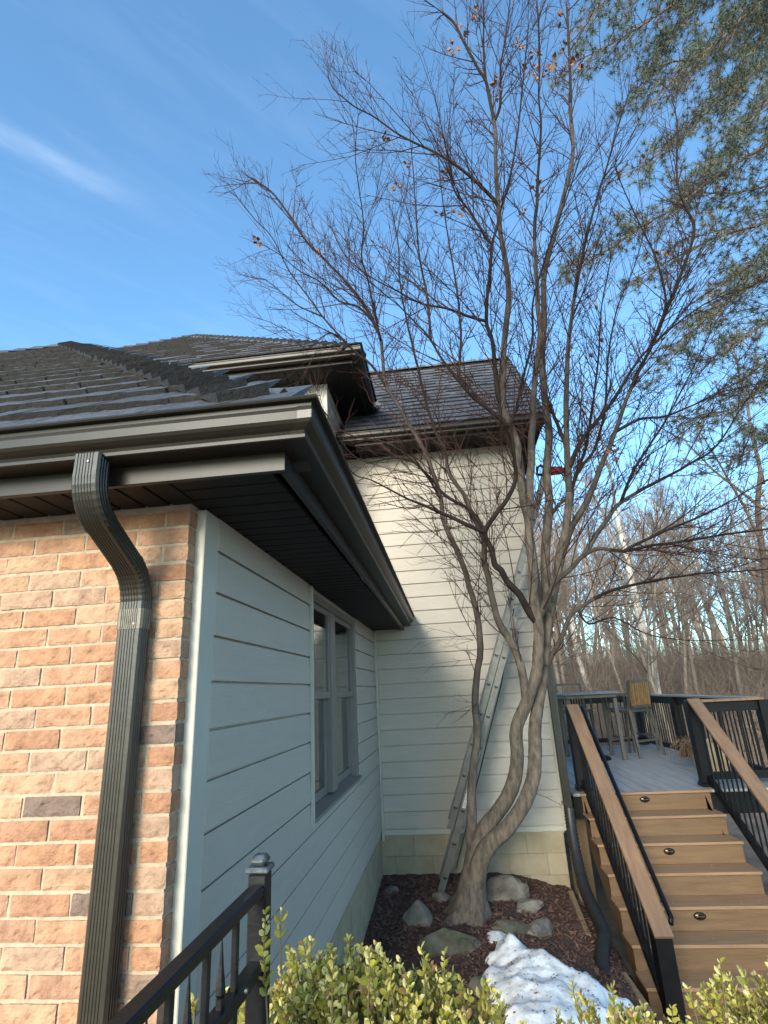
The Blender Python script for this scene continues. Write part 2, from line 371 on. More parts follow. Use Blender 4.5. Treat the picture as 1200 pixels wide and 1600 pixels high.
# --- brick wall: mortar bed with single bricks
bw = hp(MB().box(-9.0, -0.9135, YB+0.0055, YB+0.099, -2.3, ZS+0.01).build('brick_wall', 'mortar'))
rb = random.Random(3)
BL, BH, BD = 0.194, 0.0575, 0.09
def brick_mesh(L, D, seed):
    "front face as a fine uneven grid with chipped arrises, plain sides"
    r = random.Random(seed); m = MB(); nx_ = max(5, int(L/0.013)); nz_ = 5
    def P_(i, k):
        x = L*i/nx_; z_ = BH*k/nz_; q = Vector((x*30+seed*7, z_*30, seed))
        edge = min(i, nx_-i, k*1.0, nz_-k)
        y_ = 0.0016*mnoise.noise(q) + 0.0012*mnoise.noise(q*3)
        if edge == 0:
            y_ += 0.0022 + 0.006*max(0, mnoise.noise(q*1.4+Vector((0,0,5)))-0.1)
            if k in (0, nz_): z_ += (0.004 if k == 0 else -0.004)*max(0, mnoise.noise(q*1.9+Vector((3,0,0))))
            if i in (0, nx_): x += (0.004 if i == 0 else -0.004)*max(0, mnoise.noise(q*1.9+Vector((9,0,0))))
        elif mnoise.noise(q*2.2+Vector((1,1,1))) > 0.46: y_ += 0.004
        return (x, y_, z_)
    m.v = [P_(i, k) for k in range(nz_+1) for i in range(nx_+1)]; w_ = nx_+1
    m.f = [(k*w_+i, k*w_+i+1, (k+1)*w_+i+1, (k+1)*w_+i) for k in range(nz_) for i in range(nx_)]
    b0 = len(m.v); m.v += [(0,D,0),(L,D,0),(L,D,BH),(0,D,BH)]
    bl, brr, tr_, tl_ = 0, nx_, nz_*w_+nx_, nz_*w_
    m.f += [tuple([b0, b0+1]+list(range(nx_, -1, -1))), tuple([b0+3]+list(range(nz_*w_, nz_*w_+w_))+[b0+2]),
            tuple([b0]+[k*w_ for k in range(nz_+1)]+[b0+3]), tuple([b0+2]+[k*w_+nx_ for k in range(nz_, -1, -1)]+[b0+1]), (b0+1,b0,b0+3,b0+2)]
    return m.mesh('brick', 'brick')
BM = [brick_mesh(BL, BD, i) for i in range(8)]; BHALF = [brick_mesh(BD, BD, 50+i) for i in range(4)]
BX1 = -0.909
for c in range(-34, 10):
    z = 0.0677*c + 0.0138
    if z > ZS: continue
    x = BX1
    if c % 2: items = [('h', BD)]
    else: items = [('s', BL)]
    xx = x; first = True
    while xx > -2.35:
        if first and c % 2: me = rb.choice(BHALF); L = BD
        else: me = rb.choice(BM); L = BL
        o = link('brick', me, bw, loc=(xx-L+rb.uniform(-.0015,.0015), YB+rb.uniform(-.003,.002), z+rb.uniform(-.0015,.0015)), rot=(0, rb.uniform(-.004,.004), 0))
        o.matrix_parent_inverse = bw.matrix_basis.inverted() @ Matrix.Translation((0.884,-1.81,1.87)) if False else Matrix.Identity(4)
        xx -= L + 0.0098; first = False

# --- lap siding
EX = 0.1645
def lap(p, along, outw, L, zb, zt=None, m='siding', name='siding_board', parent=None):
    h = (zt if zt is not None else zb + EX) - zb
    prof = [(0.0,0.0085),(0.0185,0.0085),(0.0195,0.012),(0.0140,h-0.001),(0.0,h-0.001)]
    a = Vector(along); o = Vector(outw)
    mbx = MB(); mbx.prism(prof, Vector((p[0], p[1], zb)), o, Vector((0,0,1)), a, L)
    return mbx.build(name, m, parent)
sw = hp(MB().box(XW-0.028, XW-0.004, 1.99, YW, -1.46, ZS).build('side_wall', 'siding_side'))
# cut sheathing would cover the window: rebuild as four pieces
sw.data = (lambda q: q.mesh('side_wall','siding_side'))(MB().box(XW-.028,XW-.004,1.90,WY0,-1.46,ZS).box(XW-.028,XW-.004,WY1,YW,-1.46,ZS).box(XW-.028,XW-.004,WY0,WY1,-1.46,WZ0).box(XW-.028,XW-.004,WY0,WY1,WZ1,ZS))
zline = 0.064
z = zline - EX*9
while z < ZS - 0.01:
    zt = min(z+EX, ZS-0.001)
    spans = [(1.995, YW-0.045)]
    if zt > WZ0+0.002 and z < WZ1-0.002: spans = [(1.995, WY0-0.002), (WY1+0.002, YW-0.045)]
    if z < WZ0 < zt or False: pass
    for y0, y1 in spans: lap((XW-0.004, y0, 0), (0,1,0), (1,0,0), y1-y0, z, zt, 'siding_side', parent=sw)
    z += EX
# fill pieces under and above window where a board is notched
lap((XW-0.004, WY0, 0), (0,1,0), (1,0,0), WY1-WY0, zline-EX*5, WZ0-0.002, 'siding_side', parent=sw)
bk = hp(MB().box(-1.25, 1.035, YW+0.004, YW+0.028, -1.47, 2.97).build('back_wall', 'siding'))
z = 0.082 - EX*9
while z < 2.96:
    zt = min(z+EX, 2.965)
    lap((-0.88, YW+0.004, 0), (1,0,0), (0,-1,0), 1.035+0.88, z, zt, 'siding', parent=bk)
    z += EX
# trims
tr = MB().cbox(-0.93, -0.8745, 1.872, 1.998, -2.2, ZS-0.002, 0.003)
hp(tr.build('corner_trim', 'trim'))
hp(MB().cbox(XW+0.012, XW+0.036, YW-0.046, YW-0.014, -1.50, ZS-0.002, 0.003).build('corner_trim', 'trim'))
hp(MB().cbox(-0.86, 1.04, YW-0.014, YW+0.003, -1.452, -1.405, 0.003).build('base_trim', 'trim'))
hp(MB().cbox(1.0355, 1.066, YW-0.02, YW+0.09, -1.45, 2.96, 0.003).build('corner_trim', 'trim'))
# right gable wall (seen only from the side)
gw = hp(MB().add([(1.03,YW+.03,-1.46),(1.03,9.9,-1.46),(1.03,9.9,2.95),(1.03,8.05,5.0),(1.03,YW+.03,2.95)], [(0,1,2,3,4)]).build('gable_wall', 'siding'))
# foundation blocks
fd = hp(MB().box(XW-0.03, 1.022, YW+0.022, YW+0.2, -2.9, -1.46).box(XW-0.2, XW-0.018, 1.9, YW, -2.9, -1.46).build('foundation', 'joint'))
rf = random.Random(9)
def blocks(org, d, outw, L, n0):
    me = []
    for r_ in range(5):
        zt = -1.461 - 0.195*r_ ; x = -(0.2 if r_ % 2 else 0.0) - 0.03
        while x < L:
            a = max(0, x); b_ = min(L, x+0.39)
            if b_-a > 0.03:
                m = MB()
                m.cbox(a, b_, 0, 0.02+rf.uniform(-.001,.001), zt-0.1925, zt, 0.002, 0.0007, rf)
                dd = Vector(d); oo = Vector(outw)
                m.v = [tuple(Vector(org) + dd*v[0] + oo*v[1] + Vector((0,0,v[2]))) for v in m.v]
                if dd.cross(oo).z < 0: m.f = [f[::-1] for f in m.f]
                m.build('foundation_block', 'found', fd)
            x += 0.393
blocks((XW-0.02, YW+0.022, 0), (1,0,0), (0,-1,0), 1.022-XW+0.02, 0)
blocks((XW-0.018, 1.99, 0), (0,1,0), (1,0,0), YW-1.99, 1)

# --- double window
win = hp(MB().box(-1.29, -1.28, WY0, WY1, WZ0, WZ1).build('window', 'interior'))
fx0, fx1 = XW-0.075, XW+0.004
fr = MB()
for (y0, y1, z0, z1) in ((WY0, WY0+0.045, WZ0, WZ1), (WY1-0.085, WY1, WZ0, WZ1), (4.175, 4.35, WZ0+0.05, WZ1-0.05)):
    fr.cbox(fx0, fx1-(0.012 if y0 == 4.175 else 0), y0, y1, z0, z1, 0.002)
fr.cbox(fx0, fx1+0.002, WY0+0.045, WY1-0.085, WZ1-0.05, WZ1-0.0005, 0.002)
fr.build('window_frame', 'frame', win)
si = MB(); si.prism([(0,0),(0.105,0),(0.105,0.022),(0.0,0.05)], (fx0, WY0+0.002, WZ0-0.006), (1,0,0), (0,0,1), (0,1,0), WY1-WY0-0.004); si.build('window_sill', 'frame', win)
MB().cbox(XW+0.012, XW+0.034, WY0-0.028, WY0-0.003, WZ0-0.03, WZ1+0.02, 0.002).build('casing', 'trim', win)
for (y0, y1) in ((WY0+0.045, 4.175), (4.35, WY1-0.085)):
    for nm, z0, z1, xo, st in (('upper_sash', -0.02, WZ1-0.05, XW-0.030, 0.045), ('lower_sash', WZ0+0.045, 0.02, XW-0.062, 0.055)):
        s_ = MB()
        s_.cbox(xo-0.013, xo+0.013, y0, y0+st, z0, z1, 0.002); s_.cbox(xo-0.013, xo+0.013, y1-st, y1, z0, z1, 0.002)
        s_.cbox(xo-0.0125, xo+0.0125, y0+st, y1-st, z0, z0+st, 0.002); s_.cbox(xo-0.0125, xo+0.0125, y0+st, y1-st, z1-st*.8, z1, 0.002)
        so_ = s_.build(nm, 'frame', win)
        MB().box(xo-0.003, xo+0.003, y0+st-0.004, y1-st+0.004, z0+st-0.004, z1-st*.8+0.004).build('pane', 'glass', win)
    # pleated curtain inside
    cu = MB(); k = 26; pts = []
    for i in range(k+1):
        pts.append((-1.12 + (0.02 if i % 2 else -0.02), y0 + (y1-y0)*(0.45+0.55*i/k)))
    for (a, c_) in pts: cu.v += [(a, c_, WZ0+.05), (a, c_, WZ1-.1)]
    cu.f = [(2*i, 2*i+2, 2*i+3, 2*i+1) for i in range(k)]
    cu.build('curtain', 'curtain', win)

# --- eaves of the low wing: fascia, soffit, gutter
GF = 1.42; FF = 1.552; FXR = -0.50
def seg_y(y): return (y-1.42)/(6.5-1.42)
fa = MB().cbox(-9, FXR+0.030, FF, FF+0.022, ZS-0.012, 0.845, 0.002); hp(fa.build('fascia', 'gutter'))
hp(MB().bar((FXR+0.020, FF+0.023, 0.7665), (FXR-0.018, YW-0.017, 0.7665), 0.022, 0.157).build('fascia', 'gutter'))
# soffit panels: single V-groove boards
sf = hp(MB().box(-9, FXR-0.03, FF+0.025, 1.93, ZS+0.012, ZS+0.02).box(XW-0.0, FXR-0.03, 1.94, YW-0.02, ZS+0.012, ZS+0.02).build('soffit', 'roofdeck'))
pw = 0.098
pm = MB().cbox(0, pw-0.009, 0, 1.0, 0, 0.011, 0.0028).mesh('soffit_panel', 'soffit')
y = FF+0.03
for i in range(60):
    if y+pw > YW-0.02: break
    x0 = XW+0.004
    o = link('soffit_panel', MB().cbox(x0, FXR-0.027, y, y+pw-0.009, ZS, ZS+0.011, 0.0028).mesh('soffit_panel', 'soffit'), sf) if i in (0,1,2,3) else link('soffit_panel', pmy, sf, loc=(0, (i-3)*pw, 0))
    if i == 3: pmy = o.data
    if i < 4: o.location = (0, 0, 0)
    y += pw
x = XW - 0.002
for i in range(20):
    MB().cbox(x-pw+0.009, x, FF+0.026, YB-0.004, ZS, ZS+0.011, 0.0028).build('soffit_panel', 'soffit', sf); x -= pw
# K-style gutter, mitred at the corner
KP = [(0.0,0.0),(0.082,0.0),(0.086,0.003),(0.086,0.014),(0.082,0.018),(0.086,0.026),(0.097,0.033),(0.108,0.042),(0.114,0.052),(0.116,0.078),(0.112,0.094),(0.107,0.103),(0.134,0.106),(0.137,0.111),(0.135,0.118),(0.119,0.119),(0.116,0.112),(0.110,0.080),(0.106,0.054),(0.076,0.020),(0.070,0.006),(0.004,0.006),(0.004,0.118),(0.0,0.118)]
GZ = 0.752
def gutter(pa, pb, oa, ob, name):
    m = MB(); n = len(KP)
    for p, o_ in ((pa, oa), (pb, ob)):
        for a, h in KP: m.v.append((p[0]+o_[0]*a, p[1]+o_[1]*a, p[2]+h))
    m.f = [(i, (i+1) % n, (i+1) % n + n, i + n) for i in range(n)] + [tuple(range(n)), tuple(range(n, 2*n))[::-1]]
    return m.build(name, 'gutter')
cx, cy = FXR+0.002, FF-0.001
hp(gutter((-9, cy, GZ+.012), (cx+.03, cy, GZ), (0,-1), (1.0,-1), 'gutter'))
hp(gutter((cx+.03, cy, GZ), (cx-.008, YW-0.017, GZ-0.012), (1.0,-1), (1,0), 'gutter'))
# mitre strap on the corner and small dents / screws
ms = MB()
for a in range(8, 14): pass
for k in range(3, 11):
    (a, h), (a2, h2) = KP[k], KP[k+1]
    e = 0.0012
    ms.add([(cx+.03+a+0.0-0.002, cy-a-e, GZ+h), (cx+.03+a-0.045, cy-a-e, GZ+h), (cx+.03+a2-0.045, cy-a2-e, GZ+h2), (cx+.03+a2-0.002, cy-a2-e, GZ+h2)], [(0,1,2,3)])
hp(ms.build('gutter_mitre_strap', 'downspout'))
# mesh guard edge under the tiles
gg = MB()
for i in range(150):
    x = -0.42 - i*0.0125; gg.box(x, x+0.008, cy-0.100, cy-0.02, GZ+0.121, GZ+0.127)
hp(gg.build('gutter_guard', 'guard'))

# --- downspout, near
def rect_prof(wd, dp, ribs):
    "rounded rectangle, front face corrugated; returns (side, depth) with depth>0 to the front"
    pr = []; h = wd/2; d = dp/2; c = 0.007
    pr += [(-h, -d+c), (-h, d-c), (-h+c, d)]
    for i in range(ribs):
        t0 = -h+c+0.008 + (wd-2*c-0.016)*i/ribs; st = (wd-2*c-0.016)/ribs
        pr += [(t0, d), (t0+st*0.2, d-0.0022), (t0+st*0.5, d-0.0022), (t0+st*0.6, d)]
    pr += [(h-c, d), (h, d-c)]
    for i in range(3):
        t0 = d-c-0.004 - (dp-2*c-0.008)*i/3; st = (dp-2*c-0.008)/3
        pr += [(h, t0), (h-0.003, t0-st*.25), (h-0.003, t0-st*.5), (h, t0-st*.65)]
    pr += [(h, -d+c), (h-c, -d), (-h+c, -d)]
    return pr
def sweep(pts, prof, scales=None, side=(1,0,0)):
    m = MB(); n = len(prof); k = len(pts); pts = [Vector(p) for p in pts]; sd = Vector(side)
    for i, p in enumerate(pts):
        t_ = ((pts[min(i+1,k-1)]-p).normalized() + (p-pts[max(i-1,0)]).normalized()).normalized() if 0 < i < k-1 else (pts[min(i+1,k-1)]-pts[max(i-1,0)]).normalized()
        s_ = (sd - t_*sd.dot(t_)).normalized(); fr_ = s_.cross(-t_).normalized()
        if fr_.y > 0: fr_ = -fr_
        if abs(fr_.y) < 0.05 and fr_.z < 0: fr_ = fr_
        q = scales[i] if scales else 1
        for a, b_ in prof: m.v.append(tuple(p + s_*a*q + fr_*b_*q))
    m.f = [(i*n+j, i*n+(j+1) % n, (i+1)*n+(j+1) % n, (i+1)*n+j) for i in range(k-1) for j in range(n)]
    m.f += [tuple(range(n))[::-1], tuple((k-1)*n+j for j in range(n))]
    return m
P = rect_prof(0.088, 0.060, 6)
ds = hp(empty_part('downspout', house)); ds.matrix_parent_inverse = Matrix.Translation((0.884,-1.81,1.87))
DX = -1.062
def arc(p0, p1, p2, n):
    return [tuple((1-t)**2*Vector(p0) + 2*t*(1-t)*Vector(p1) + t*t*Vector(p2)) for t in [i/n for i in range(n+1)]]
top = [(DX-.02,1.478,0.765),(DX-.02,1.478,0.715)] + arc((DX-.02,1.478,0.70),(DX-.02,1.478,0.605),(DX-.014,1.555,0.555),16) 
sc = [1.0,1.0] + [1.0 + (0.022 if i % 2 else 0.0) for i in range(17)]
mid = [(DX-.014,1.553,0.557),(DX-.003,1.700,0.462)]
low = arc((DX-.003,1.692,0.467),(DX,1.757,0.425),(DX,1.768,0.34),14) + [(DX,1.768,0.27)]
scl = [0.99 + (0.024 if i % 2 else 0.0) for i in range(15)] + [1.0]
sweep(top, P, [q*1.03 for q in sc]).build('elbow', 'downspout', ds)
sweep(mid, P, [0.99]*2).build('offset_pipe', 'downspout', ds)
sweep(low, P, [q*1.02 for q in scl]).build('elbow', 'downspout', ds)
sweep([(DX,1.768,0.30),(DX,1.768,-2.1)], P, [1.0]*2).build('pipe', 'downspout', ds)
sweep([(DX,1.768,0.312),(DX,1.768,0.245)], rect_prof(0.092,0.064,9)).build('connector_sleeve', 'bandmetal', ds)
for (p_, q_) in (((DX+.012,1.737,0.262),0.004),):
    MB().tube([(DX+.018,1.7375,0.262),(DX+.018,1.7335,0.262)], [0.004,0.003], 8).build('screw', 'screw', ds)
MB().tube([(DX-.012,1.449,0.735),(DX-.012,1.4435,0.735)], [0.004,0.003], 8).build('screw', 'screw', ds)
# --- far downspout on the corner, running into corrugated drain hose
ds2 = hp(empty_part('downspout', house)); ds2.matrix_parent_inverse = Matrix.Translation((0.884,-1.81,1.87))
sweep([(1.095,6.50,2.9),(1.095,6.50,-1.27)], rect_prof(0.085,0.06,5)).build('pipe', 'downspout', ds2)
MB().cbox(1.04,1.15,6.53,6.545,-1.2,-1.17,0.002).cbox(1.04,1.15,6.53,6.545,0.6,0.63,0.002).build('strap', 'bandmetal', ds2)

# --- roof of the low wing: deck + single shakes + hip caps
EZ = 0.862; EXR = -0.415; EYF = 1.475
T_ = 4.45; AP = Vector((EXR-T_, EYF+T_, EZ+T_*S))
rd = MB()
rd.add([(-9.4,EYF,EZ-.02),(EXR,EYF,EZ-.02),tuple(AP-Vector((0,0,.02))),(-9.4,AP.y,AP.z-.02)], [(0,1,2,3)])
rd.add([(EXR,EYF,EZ-.02),(EXR,YW-.03,EZ-.02),(AP.x,YW-.03,AP.z-.02),tuple(AP-Vector((0,0,.02)))], [(0,1,2,3)])
rd.add([(-9.4,EYF,EZ-.02),(-9.4,AP.y,AP.z-.02),(-9.4,AP.y+4,EZ)], [(0,1,2)])
rd.add([(-9.4,AP.y,AP.z-.021),(AP.x,AP.y,AP.z-.021),(AP.x,10.4,EZ),(-9.4,10.4,EZ)], [(0,1,2,3)])
rd.add([(-9.4,EYF,EZ-.02),(EXR,EYF,EZ-.02),(EXR,EYF+.2,ZS+.03),(-9.4,EYF+.2,ZS+.03)], [(3,2,1,0)])
roof = hp(rd.build('roof', 'roofdeck'))
sl_ = math.sqrt(1+S*S); au = Vector((0,1,S))/sl_; nu = Vector((0,-S,1))/sl_
rt = random.Random(21)
def tile_mesh(wd, L, th, seed):
    r = random.Random(seed); m = MB(); k = 5
    top = []; 
    for j, yy in enumerate((0, L*0.5, L)):
        for i in range(k+1):
            x = wd*i/k; e = 0.008*r.uniform(-1,1) if j == 0 else 0
            top.append((x, yy+e, th*(1-0.95*yy/L) + r.uniform(-.0028,.0028)))
    m.v = top + [(x, y_, 0.0) for x, y_, z_ in top[:k+1]]
    n1 = k+1
    m.f = [(j*n1+i, j*n1+i+1, (j+1)*n1+i+1, (j+1)*n1+i) for j in range(2) for i in range(k)]
    m.f += [(3*n1+i, 3*n1+i+1, i+1, i) for i in range(k)]
    m.v += [(0, L, 0), (wd, L, 0)]; a = 4*n1
    m.f += [(0, n1, 2*n1, a, 3*n1), (k, 3*n1+k, a+1, 2*n1+k, n1+k)]
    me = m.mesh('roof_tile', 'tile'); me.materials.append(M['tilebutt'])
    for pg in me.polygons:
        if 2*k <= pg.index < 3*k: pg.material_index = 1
    return me
TM = {}
for wv in (0.16, 0.20, 0.25, 0.31): TM[wv] = [tile_mesh(wv-0.0025, 0.40, 0.038, int(wv*100)+i) for i in range(4)]
EXPO = 0.262
ncs = int(T_*sl_/EXPO)
Rt = Matrix(((1,0,0),(0,au.y,nu.y),(0,au.z,nu.z))).to_4x4()
for c in range(ncs):
    wpos = c*EXPO - 0.012
    run = max(0, wpos)/sl_
    xr = EXR - run - 0.01
    # left limit: just outside the frame
    Yc = EYF+run
    xl = max(-1.28*Yc - 0.35, -9.3)
    x = xr
    while x > xl:
        wv = rt.choice((0.16,0.20,0.25,0.31,0.25,0.20))
        me = rt.choice(TM[wv])
        o = link('roof_tile', me, roof)
        p = Vector((x-wv, EYF, EZ)) + au*(wpos+rt.uniform(-.012,.012)) + nu*(0.0)
        o.matrix_local = Matrix.Translation(p) @ Rt @ Matrix.Rotation(rt.uniform(-.008,.008), 4, 'X')
        x -= wv
    # butt the last one under the hip caps
hd = Vector((-1,1,S)).normalized()
nr = Vector((S,0,1)).normalized()
# hip caps: two leaves meeting on the hip line
sideF = (nu.cross(hd)).normalized(); sideF = sideF if sideF.x < 0 else -sideF       # lies in the front plane, pointing left
sideR = (nr.cross(hd)).normalized(); sideR = sideR if sideR.x > 0 or sideR.y > 0 else -sideR
def cap_mesh(seed):
    r = random.Random(seed); m = MB(); L = 0.36; wd = 0.185 + r.uniform(-.01,.01); th = 0.042
    # local frame: x along hip, then explicit side vectors in world orientation
    for sd, n_ in ((sideF, nu), (sideR, nr)):
        g_ = []
        for j, a in enumerate((0.0, L*0.5, L)):
            for i, q in enumerate((0.0, 0.5, 1.0)):
                lift = 0.055*(1-a/L) + 0.012
                e = r.uniform(-.006,.006) if j == 0 else 0
                g_.append(hd*(a+e) + sd*(wd*q) + n_*(lift + r.uniform(-.002,.002)))
        lo = [p - n_*(th if k_ < 3 else 0.012) for k_, p in enumerate(g_)]
        b0 = len(m.v); m.v += [tuple(p) for p in g_] + [tuple(p) for p in lo]
        F = [(j*3+i, j*3+i+1, (j+1)*3+i+1, (j+1)*3+i) for j in range(2) for i in range(2)]
        F2 = [tuple(9+q for q in f)[::-1] for f in F]
        E_ = [(0,9,10,1),(1,10,11,2),(2,11,14,5),(5,14,17,8),(8,17,16,7),(7,16,15,6),(6,15,12,3),(3,12,9,0)]
        m.f += [tuple(b0+q for q in f) for f in F+F2+E_]
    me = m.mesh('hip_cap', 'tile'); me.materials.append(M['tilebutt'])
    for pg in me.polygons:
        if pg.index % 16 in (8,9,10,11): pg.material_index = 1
    return me
CM = [cap_mesh(i) for i in range(5)]
hip0 = Vector((EXR, EYF, EZ))
L_h = (AP-hip0).length; a = 0.20
while a < L_h-0.05:
    o = link('hip_cap', rt.choice(CM), roof, loc=hip0 + hd*a, rot=(0,0,rt.uniform(-.02,.02))); a += 0.205
# ridge caps
x = AP.x - 0.02
rcm = MB().add([(0,-.16,-.11),(0.34,-.16,-.135),(0.34,0,.012),(0,0,.05),(0,.16,-.11),(0.34,.16,-.135)], [(0,1,2,3),(3,2,5,4),(0,3,4),(1,5,2)]).mesh('ridge_cap', 'tile')
while x > -9: link('ridge_cap', rcm, roof, loc=(x-.3, AP.y, AP.z+0.02), rot=(0, 0.03, math.pi) if False else (0,0,0)); x -= 0.26

# --- upper wing: wall, eave, soffit, hip roof
UX, UY, UZ = -1.19, 5.54, 3.52
MB2 = hp(MB().box(-8.2, UX, UY, UY+0.02, 0.3, UZ).box(UX-0.02, UX, UY, 8.5, 0.3, UZ).build('upper_wall', 'siding'))
z = 0.4
while z < UZ:
    lap((-2.2, UY, 0), (1,0,0), (0,-1,0), UX+2.2-0.0, z, min(z+EX, UZ-.004), 'siding', parent=MB2)
    lap((UX, UY+.03, 0), (0,1,0), (1,0,0), 2.5, z, min(z+EX, UZ-.004), 'siding', parent=MB2); z += EX
hp(MB().cbox(UX-0.06, UX+0.02, UY-0.02, UY+0.03, 0.5, UZ-.002, .003).build('corner_trim', 'trim'))
UGX, UGY, UGZ = -0.70, 5.05, 3.52
hp(MB().box(-8.6, UGX-.12, UGY+.12, UY+.05, UZ+.0, UZ+.012).box(UX-.05, UGX-.12, UY+.051, 7.6, UZ+.0, UZ+.012).build('soffit', 'soffit'))
us = hp(MB().box(-8.6, UGX-.12, UGY+.10, UGY+.119, UZ-.01, UZ+.13).box(UGX-.119, UGX-.10, UGY+.10, 7.6, UZ-.01, UZ+.13).build('fascia', 'gutter'))
x = UGX-0.14
usf = hp(MB().box(-8.6, UGX-.13, UGY+.13, UY-.03, UZ-.002, UZ-.001).build('soffit', 'roofdeck'))
for i in range(26):
    MB().cbox(x-0.145, x-0.012, UGY+.125, UY-.018, UZ-.012, UZ-.003, .002).build('soffit_panel', 'soffit', usf); x -= 0.15
def gut2(pa, pb, oa, ob):
    return hp(gutter(pa, pb, oa, ob, 'gutter'))
ux, uy = UGX-.10, UGY+.10
gut2((-8.6, uy, UGZ+.03), (ux, uy, UGZ+.03), (0,-1), (1,-1)); gut2((ux, uy, UGZ+.03), (ux, 6.75, UGZ+.03), (1,-1), (1,0))
def courses(m, a, b, c, d, n, th, rng):
    "stepped courses of shakes on the quad a-b (eave) to d-c (top)"
    a, b, c, d = map(Vector, (a,b,c,d)); nn = (b-a).cross(d-a).normalized()
    if nn.z < 0: nn = -nn
    for i in range(n):
        t0 = i/n; t1 = min(1, (i+1.25)/n)
        l0 = a.lerp(d, t0); r0 = b.lerp(c, t0); l1 = a.lerp(d, t1); r1 = b.lerp(c, t1)
        Lr = (r0-l0).length
        if Lr < 0.05: continue
        s_ = 0.0
        while s_ < 1:
            w_ = rng.uniform(0.16, 0.32)/Lr; e = min(1, s_+w_)
            h = th*rng.uniform(0.75, 1.25); dn = (l0-l1).normalized()*rng.uniform(-.012,.012)
            p0 = l0.lerp(r0, s_)+dn; p1 = l0.lerp(r0, e-0.004/Lr)+dn; q0 = l1.lerp(r1, s_); q1 = l1.lerp(r1, e-0.004/Lr)
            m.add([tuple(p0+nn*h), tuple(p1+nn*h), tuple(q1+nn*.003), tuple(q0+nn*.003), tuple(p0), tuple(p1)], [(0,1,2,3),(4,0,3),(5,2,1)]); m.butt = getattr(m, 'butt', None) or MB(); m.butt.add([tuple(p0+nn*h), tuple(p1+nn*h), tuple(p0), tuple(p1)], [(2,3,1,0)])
            s_ = e
TU = 4.02; uA = Vector((ux+.06-TU, uy-.06+TU, UGZ+.15+TU*0.90))
e0 = Vector((ux+.06, uy-.06, UGZ+.15)); eL = Vector((uA.x-TU, uy-.06, UGZ+.15)); eB = Vector((ux+.06, uA.y+TU, UGZ+.15))
ur = hp(MB().add([tuple(p-Vector((0,0,.02))) for p in (eL, e0, uA, eB, Vector((eL.x, eB.y, eL.z)))], [(0,1,2),(1,3,2),(3,4,2),(4,0,2),(0,4,3,1)]).build('roof', 'roofdeck'))
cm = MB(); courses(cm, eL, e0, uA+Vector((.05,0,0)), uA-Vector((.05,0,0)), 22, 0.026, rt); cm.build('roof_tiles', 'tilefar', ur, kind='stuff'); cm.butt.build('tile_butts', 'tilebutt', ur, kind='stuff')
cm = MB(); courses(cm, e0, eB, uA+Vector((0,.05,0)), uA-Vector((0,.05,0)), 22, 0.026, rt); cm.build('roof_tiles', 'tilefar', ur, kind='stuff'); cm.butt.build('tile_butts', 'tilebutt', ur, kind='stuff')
def caps(p, q, n, parent, wd=0.16, th=0.045, matn='tile'):
    p, q = Vector(p), Vector(q); d = (q-p).normalized(); sd = d.cross(Vector((0,0,1))).normalized(); up = sd.cross(d).normalized()
    L = (q-p).length/n
    m = MB()
    for sgn in (-1, 1):
        m.add([tuple(Vector((0,0,0))+up*(th+.01)), tuple(sd*(wd*sgn)+up*(th-.08)), tuple(d*(L*1.4)+sd*(wd*sgn)+up*(-.08)), tuple(d*(L*1.4)+up*.01),
               tuple(up*(.01)), tuple(sd*(wd*sgn)+up*(-.08))], [(0,1,2,3) if sgn > 0 else (3,2,1,0),(0,4,5,1),(1,5,2)])
    me = m.mesh('hip_cap', matn)
    for i in range(n): link('hip_cap', me, parent, loc=p + d*(L*i))
caps(e0, uA, 27, ur); caps(eL, uA, 27, ur)
# --- back section: eave, soffit, gable roof
BGY, BGX, BZ = 6.02, 1.38, 2.965
hp(MB().box(-0.95, BGX-.03, BGY+.12, YW+.02, BZ, BZ+.012).box(1.07, BGX-.03, YW+.021, 8.0, BZ+.002, BZ+.014).build('soffit', 'soffit'))
hp(MB().box(-0.95, BGX-.02, BGY+.10, BGY+.119, BZ-.012, BZ+.14).build('fascia', 'gutter'))
gut2((-1.18, BGY+.10, BZ+.025), (BGX, BGY+.10, BZ+.02), (0,-1), (0,-1))
RY, RZ = 8.02, 5.20
a_ = Vector((-1.1, BGY+.03, BZ+.145)); b_ = Vector((BGX+.03, BGY+.03, BZ+.145)); c_ = Vector((BGX+.03, RY, RZ)); d_ = Vector((-1.1, RY, RZ))
br = hp(MB().add([tuple(p-Vector((0,0,.025))) for p in (a_, b_, c_, d_)]+[(BGX+.03, 10.0, BZ+.1), (-1.1, 10.0, BZ+.1)], [(0,1,2,3),(3,2,4,5),(0,3,5),(1,4,2)]).build('roof', 'roofdeck'))
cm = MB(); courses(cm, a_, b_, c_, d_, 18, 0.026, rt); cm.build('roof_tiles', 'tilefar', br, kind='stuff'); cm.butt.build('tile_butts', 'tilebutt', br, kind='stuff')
caps(c_, d_, 9, br)
rk = MB()
dirk = (c_-b_).normalized()
rk.bar(b_-Vector((0.012,0,.085)), c_-Vector((0.012,0,.085)), 0.022, 0.15)
hp(rk.build('rake_board', 'gutter'))
hp(MB().add([(1.07,YW-.4,BZ+.02),(BGX,YW-.4,BZ+.02),(BGX,RY,RZ-.10),(1.07,RY,RZ-.10)], [(0,1,2,3)]).build('rake_soffit', 'soffit'))
MB().lathe([(0,-.03),(.035,-.03),(.045,0),(.02,.03),(0,.03)], 12).build('flood_lamp', 'sticker', house).location = Vector((-0.62,5.9,3.38)) - Vector((-.884,1.81,-1.87))

